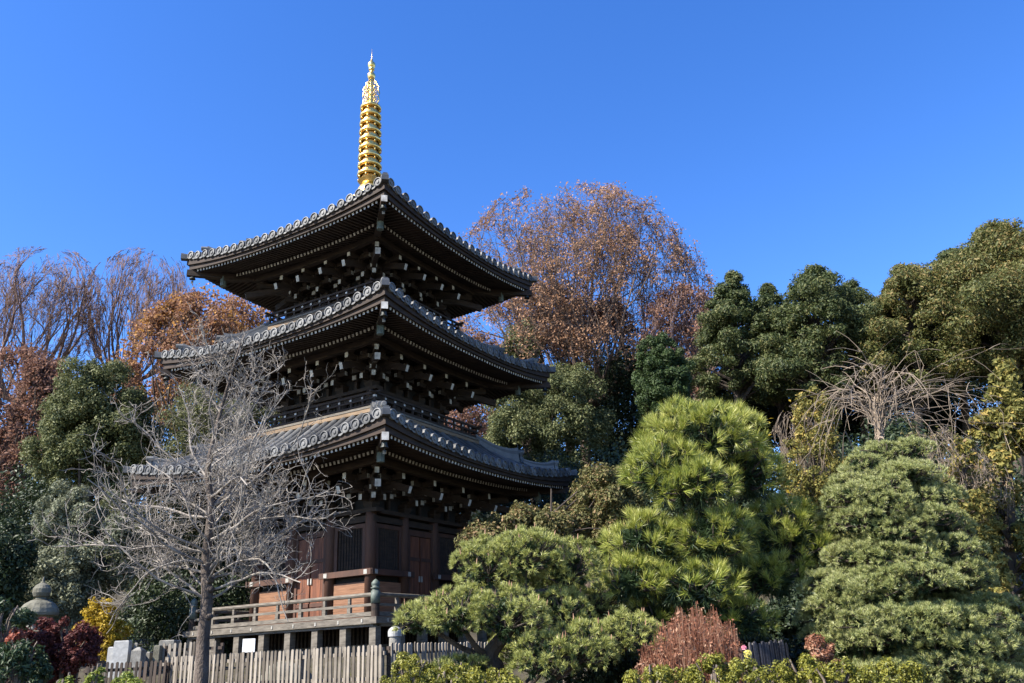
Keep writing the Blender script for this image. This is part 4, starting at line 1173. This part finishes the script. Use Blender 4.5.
# ------------------------------------------------------------------ fences
def fence(name, label, p0, p1, ztop, zbot, mat, sp=.118, wd=.062, rail=('picket', .35), posts=2.0, jitter=.007):
    p0 = np.array(p0[:2], float); p1 = np.array(p1[:2], float); L = np.linalg.norm(p1 - p0); u_ = (p1 - p0) / L; nrm = np.array([u_[1], -u_[0]])
    if nrm[1] > 0: nrm = -nrm
    g0 = np.array([*p0, min(gz(*p0), zbot)]); t = thing(name, label, 'fence', g0)
    rz = math.atan2(u_[1], u_[0]); mb = MB(); n = int(L / sp)
    for i in range(n):
        q = p0 + u_ * (i + .5 + .12 * RNG.normal()) * sp; zt = ztop + jitter * RNG.normal(); zb = min(gz(*q), zbot) - .05
        w_ = wd * (1 + .12 * RNG.normal()); lean = RNG.normal() * .012
        h_ = zt - zb; b3 = np.array([q[0], q[1], zb])
        ax = np.array([u_[0], u_[1], 0]); up = unit(np.array([u_[0] * lean, u_[1] * lean, 1])); dn = np.array([nrm[0], nrm[1], 0])
        V = []
        for z_, s_ in ((0, 1), (h_ - .025, 1)):
            for (sx, sy) in ((-1, 0), (1, 0), (1, 1), (-1, 1)): V.append(b3 + up * z_ + ax * sx * w_ / 2 * s_ + dn * .022 * sy)
        for (sx, sy) in ((-.4, 0), (.4, 0), (.4, 1), (-.4, 1)): V.append(b3 + up * h_ + ax * sx * w_ / 2 + dn * .022 * sy)
        Fs = [(0, 3, 2, 1)] + [(a, (a + 1) % 4, (a + 1) % 4 + 4, a + 4) for a in range(4)] + [(a + 4, (a + 1) % 4 + 4, (a + 1) % 4 + 8, a + 8) for a in range(4)] + [(8, 9, 10, 11)]
        mb.add(np.array(V), Fs)
    mb.build('picket_panel', mat, t)
    for zr in (ztop - .16, ztop - .62):
        r_ = MB(); c = (p0 + p1) / 2 - nrm * .035; r_.box((c[0], c[1], zr), (L, .05, .07), 0, rz); r_.build('rail', rail[0], t)
    k = max(2, int(L / posts) + 1)
    for i in range(k):
        q = p0 + u_ * L * (.02 + .96 * i / (k - 1)) - nrm * .10; b = MB(); zb = gz(*q) - .1; b.box((q[0], q[1], (zb + ztop - .05) / 2), (.07, .07, ztop - .05 - zb), 0, rz); b.build('post', rail[0], t)
    return t


pR = at(384, 645, 17.3); pL = pR[:2] + UV * 6.6
fence('picket_fence', 'sun bleached picket fence running along the front of the pagoda', pR, pL, 1.92, 1.0, 'picket')
fence('picket_fence', 'picket fence section going back behind the cloud-pruned pine', pR[:2] + VV * .12 + np.array([.05, 0]), pR[:2] + VV * 4.2 + np.array([.05, 0]), 1.93, 1.1, 'picket', rail=('picket_d', .3))
a_, b_ = at(168, 661, 20.3), at(84, 663, 20.6); fence('picket_fence', 'low picket fence coloured dark for shade below the grave stones', a_, b_, float((a_[2] + b_[2]) / 2), 1.0, 'picket_d', rail=('picket_d', .3))
q0 = at(163, 643, 21.6); q1 = at(222, 641, 21.4)
fence('picket_fence', 'short pale picket fence behind the trunk of the bare tree', q0, q1, float((q0[2] + q1[2]) / 2), 1.3, 'picket', sp=.13, rail=('picket_d', .3))
s0 = at(748, 642, 9.0); s1 = at(786, 642, 9.2)
fence('brushwood_screen', 'small dark bound brushwood screen behind the flowers', s0, s1, float(s0[2]), .6, 'bamboo', sp=.028, wd=.024, rail=('bamboo', .3))

# ------------------------------------------------------------------ stones
def stone_box(name, label, x0, y0, x1, Y, dep, mat, lean=0, top=.0, group='stones behind the dark fence', cat='grave stone'):
    a = at(x0, y0, Y); b = at(x1, y0, Y); w_ = b[0] - a[0]; cx = (a[0] + b[0]) / 2; zb = gz(cx, Y) - .05; h_ = a[2] - zb
    m = MB(); e = .02
    def ringz(z, s_): return [(cx + lean * (z - zb) + sx * w_ / 2 * s_, Y + sy * dep / 2 * s_, z) for sx, sy in ((-1, -1), (1, -1), (1, 1), (-1, 1))]
    L_ = [(zb, 1.0), (zb + h_ * .3, 1.0), (zb + h_ - e, .97), (zb + h_, .97 - 2 * e / max(w_, .1))]
    if top: L_.append((zb + h_ + top, .25))
    V = np.array([p_ for z, s_ in L_ for p_ in ringz(z, s_)]); n = len(L_)
    m.add(V, [(r * 4 + i, r * 4 + (i + 1) % 4, r * 4 + 4 + (i + 1) % 4, r * 4 + 4 + i) for r in range(n - 1) for i in range(4)]); m.f.append((np.array([[4 * n - 4 + i for i in range(4)]]), 0))
    o = m.mesh(name, mat, (cx, Y, zb)); ob = bpy.data.objects.new(name, o); COL.objects.link(ob); ob.location = (cx, Y, zb)
    return tag(ob, label, cat, group)


stone_box('grave_stone', 'tall pale square grave stone beside the yellow bush', 116, 641, 131, 21.3, .20, 'stone_w')
stone_box('grave_stone', 'narrow pale stone left of the tall square grave stone', 110, 647, 115.5, 21.5, .2, 'stone_w')
stone_box('grave_marker', 'thin leaning marker right of the tall square grave stone', 132, 643, 135, 21.4, .06, 'stone', lean=.10, cat='grave marker')
stone_box('grave_stone', 'low rough stone block right of the leaning marker', 134, 650, 144, 21.2, .3, 'stone', top=.06)
stone_box('grave_stone', 'small low stone beside the rough block', 145, 652, 152, 21.6, .25, 'stone')
stone_box('grave_stone', 'dim upright stone left of the short pale fence', 155.5, 645.5, 161.5, 21.5, .2, 'stone_g')
stone_box('stone_block', 'wide flat stone block behind the short pale fence', 163, 640.5, 178, 22.2, .5, 'stone', cat='stone')
a_, b_ = at(243.5, 639, 20.9), at(255, 652, 20.9); cx = (a_[0] + b_[0]) / 2
t = thing('sign_board', 'blank white board on a stake under the veranda', 'board', (cx, 20.9, gz(cx, 20.9)))
m = MB(); m.box((cx, 20.87, (a_[2] + b_[2]) / 2), (b_[0] - a_[0], .03, a_[2] - b_[2])); m.build('board', 'white', t)
m = MB(); m.box((cx, 20.91, (gz(cx, 20.9) + a_[2]) / 2 - .08), (.05, .045, a_[2] - gz(cx, 20.9))); m.build('stake', 'wood_grey', t)


def lathe_thing(name, label, cat, px, py, Y, prof, parts, n=18, squash=None):
    c = at(px, py, Y); g0 = np.array([c[0], Y, gz(c[0], Y)])
    t = thing(name, label, cat, g0)
    for pn, pr, mt in parts:
        m = MB(); m.lathe([(r, c[2] + z) for r, z in pr], (c[0], Y, 0), n); m.build(pn, mt, t, smooth=False)
    return t


# stone lantern with jewel
lathe_thing('stone_lantern', 'weathered stone lantern with a jewel on its cap at the left', 'lantern', 43, 583, 15.5, None, [
    ('jewel', [(.125, -.29), (.085, -.27), (.08, -.25), (.12, -.23), (.15, -.17), (.15, -.10), (.11, -.04), (.045, .0), (.025, .03), (.014, .10), (.0, .11)], 'stone_g'),
    ('roof', [(.06, -.56), (.32, -.56), (.33, -.51), (.31, -.44), (.25, -.36), (.15, -.30), (.09, -.291)], 'stone_g'),
    ('fire_box', [(.16, -.80), (.17, -.78), (.17, -.561), (.06, -.561)], 'stone'),
    ('shaft', [(.22, -.88), (.24, -.83), (.16, -.801), (.11, -.88), (.10, -1.6), (.2, -1.7), (.2, -1.9)], 'stone_g')])
# capped post by the veranda corner
c = at(395, 626, 19.2)
lathe_thing('stone_post', 'pale round capped post at the right corner of the picket fence', 'post', 395, 626, 19.2, None, [
    ('post_body', [(.125, -1.3), (.125, -.25), (.12, -.22)], 'stone'),
    ('cap', [(.15, -.215), (.155, -.14), (.15, -.10), (.13, -.06), (.08, -.02), (.0, .0)], 'stone_w')])


def rock(name, label, px, py, Y, r, mat):
    c = at(px, py, Y); z0 = gz(c[0], Y); m = MB(); G = []
    for i in range(9):
        ph = math.pi / 2 * (1 - i / 8.0); row = []
        for j in range(19):
            th = 2 * math.pi * (j % 18) / 18; w_ = 1 + .16 * math.sin(3 * th + 1) + .1 * math.sin(5 * th + i) + .07 * math.sin(7 * ph * 2 + th * 2)
            row.append((c[0] + r[0] * w_ * math.cos(th) * math.cos(ph), Y + r[1] * w_ * math.sin(th) * math.cos(ph), z0 - .1 + r[2] * math.sin(ph) * (1 + .08 * math.sin(4 * th))))
        G.append(row)
    m.sheet(np.array(G)[:, ::1]); me = m.mesh(name, mat, (c[0], Y, z0), smooth=True); o = bpy.data.objects.new(name, me); COL.objects.link(o); o.location = (c[0], Y, z0)
    tag(o, label, 'boulder')


c_ = at(283, 664, 20.2); rock('boulder', 'dark rounded boulder behind the pickets below the veranda', 283, 670, 20.3, (.62, .5, c_[2] - gz(c_[0], 20.3) + .12), 'stone_g')
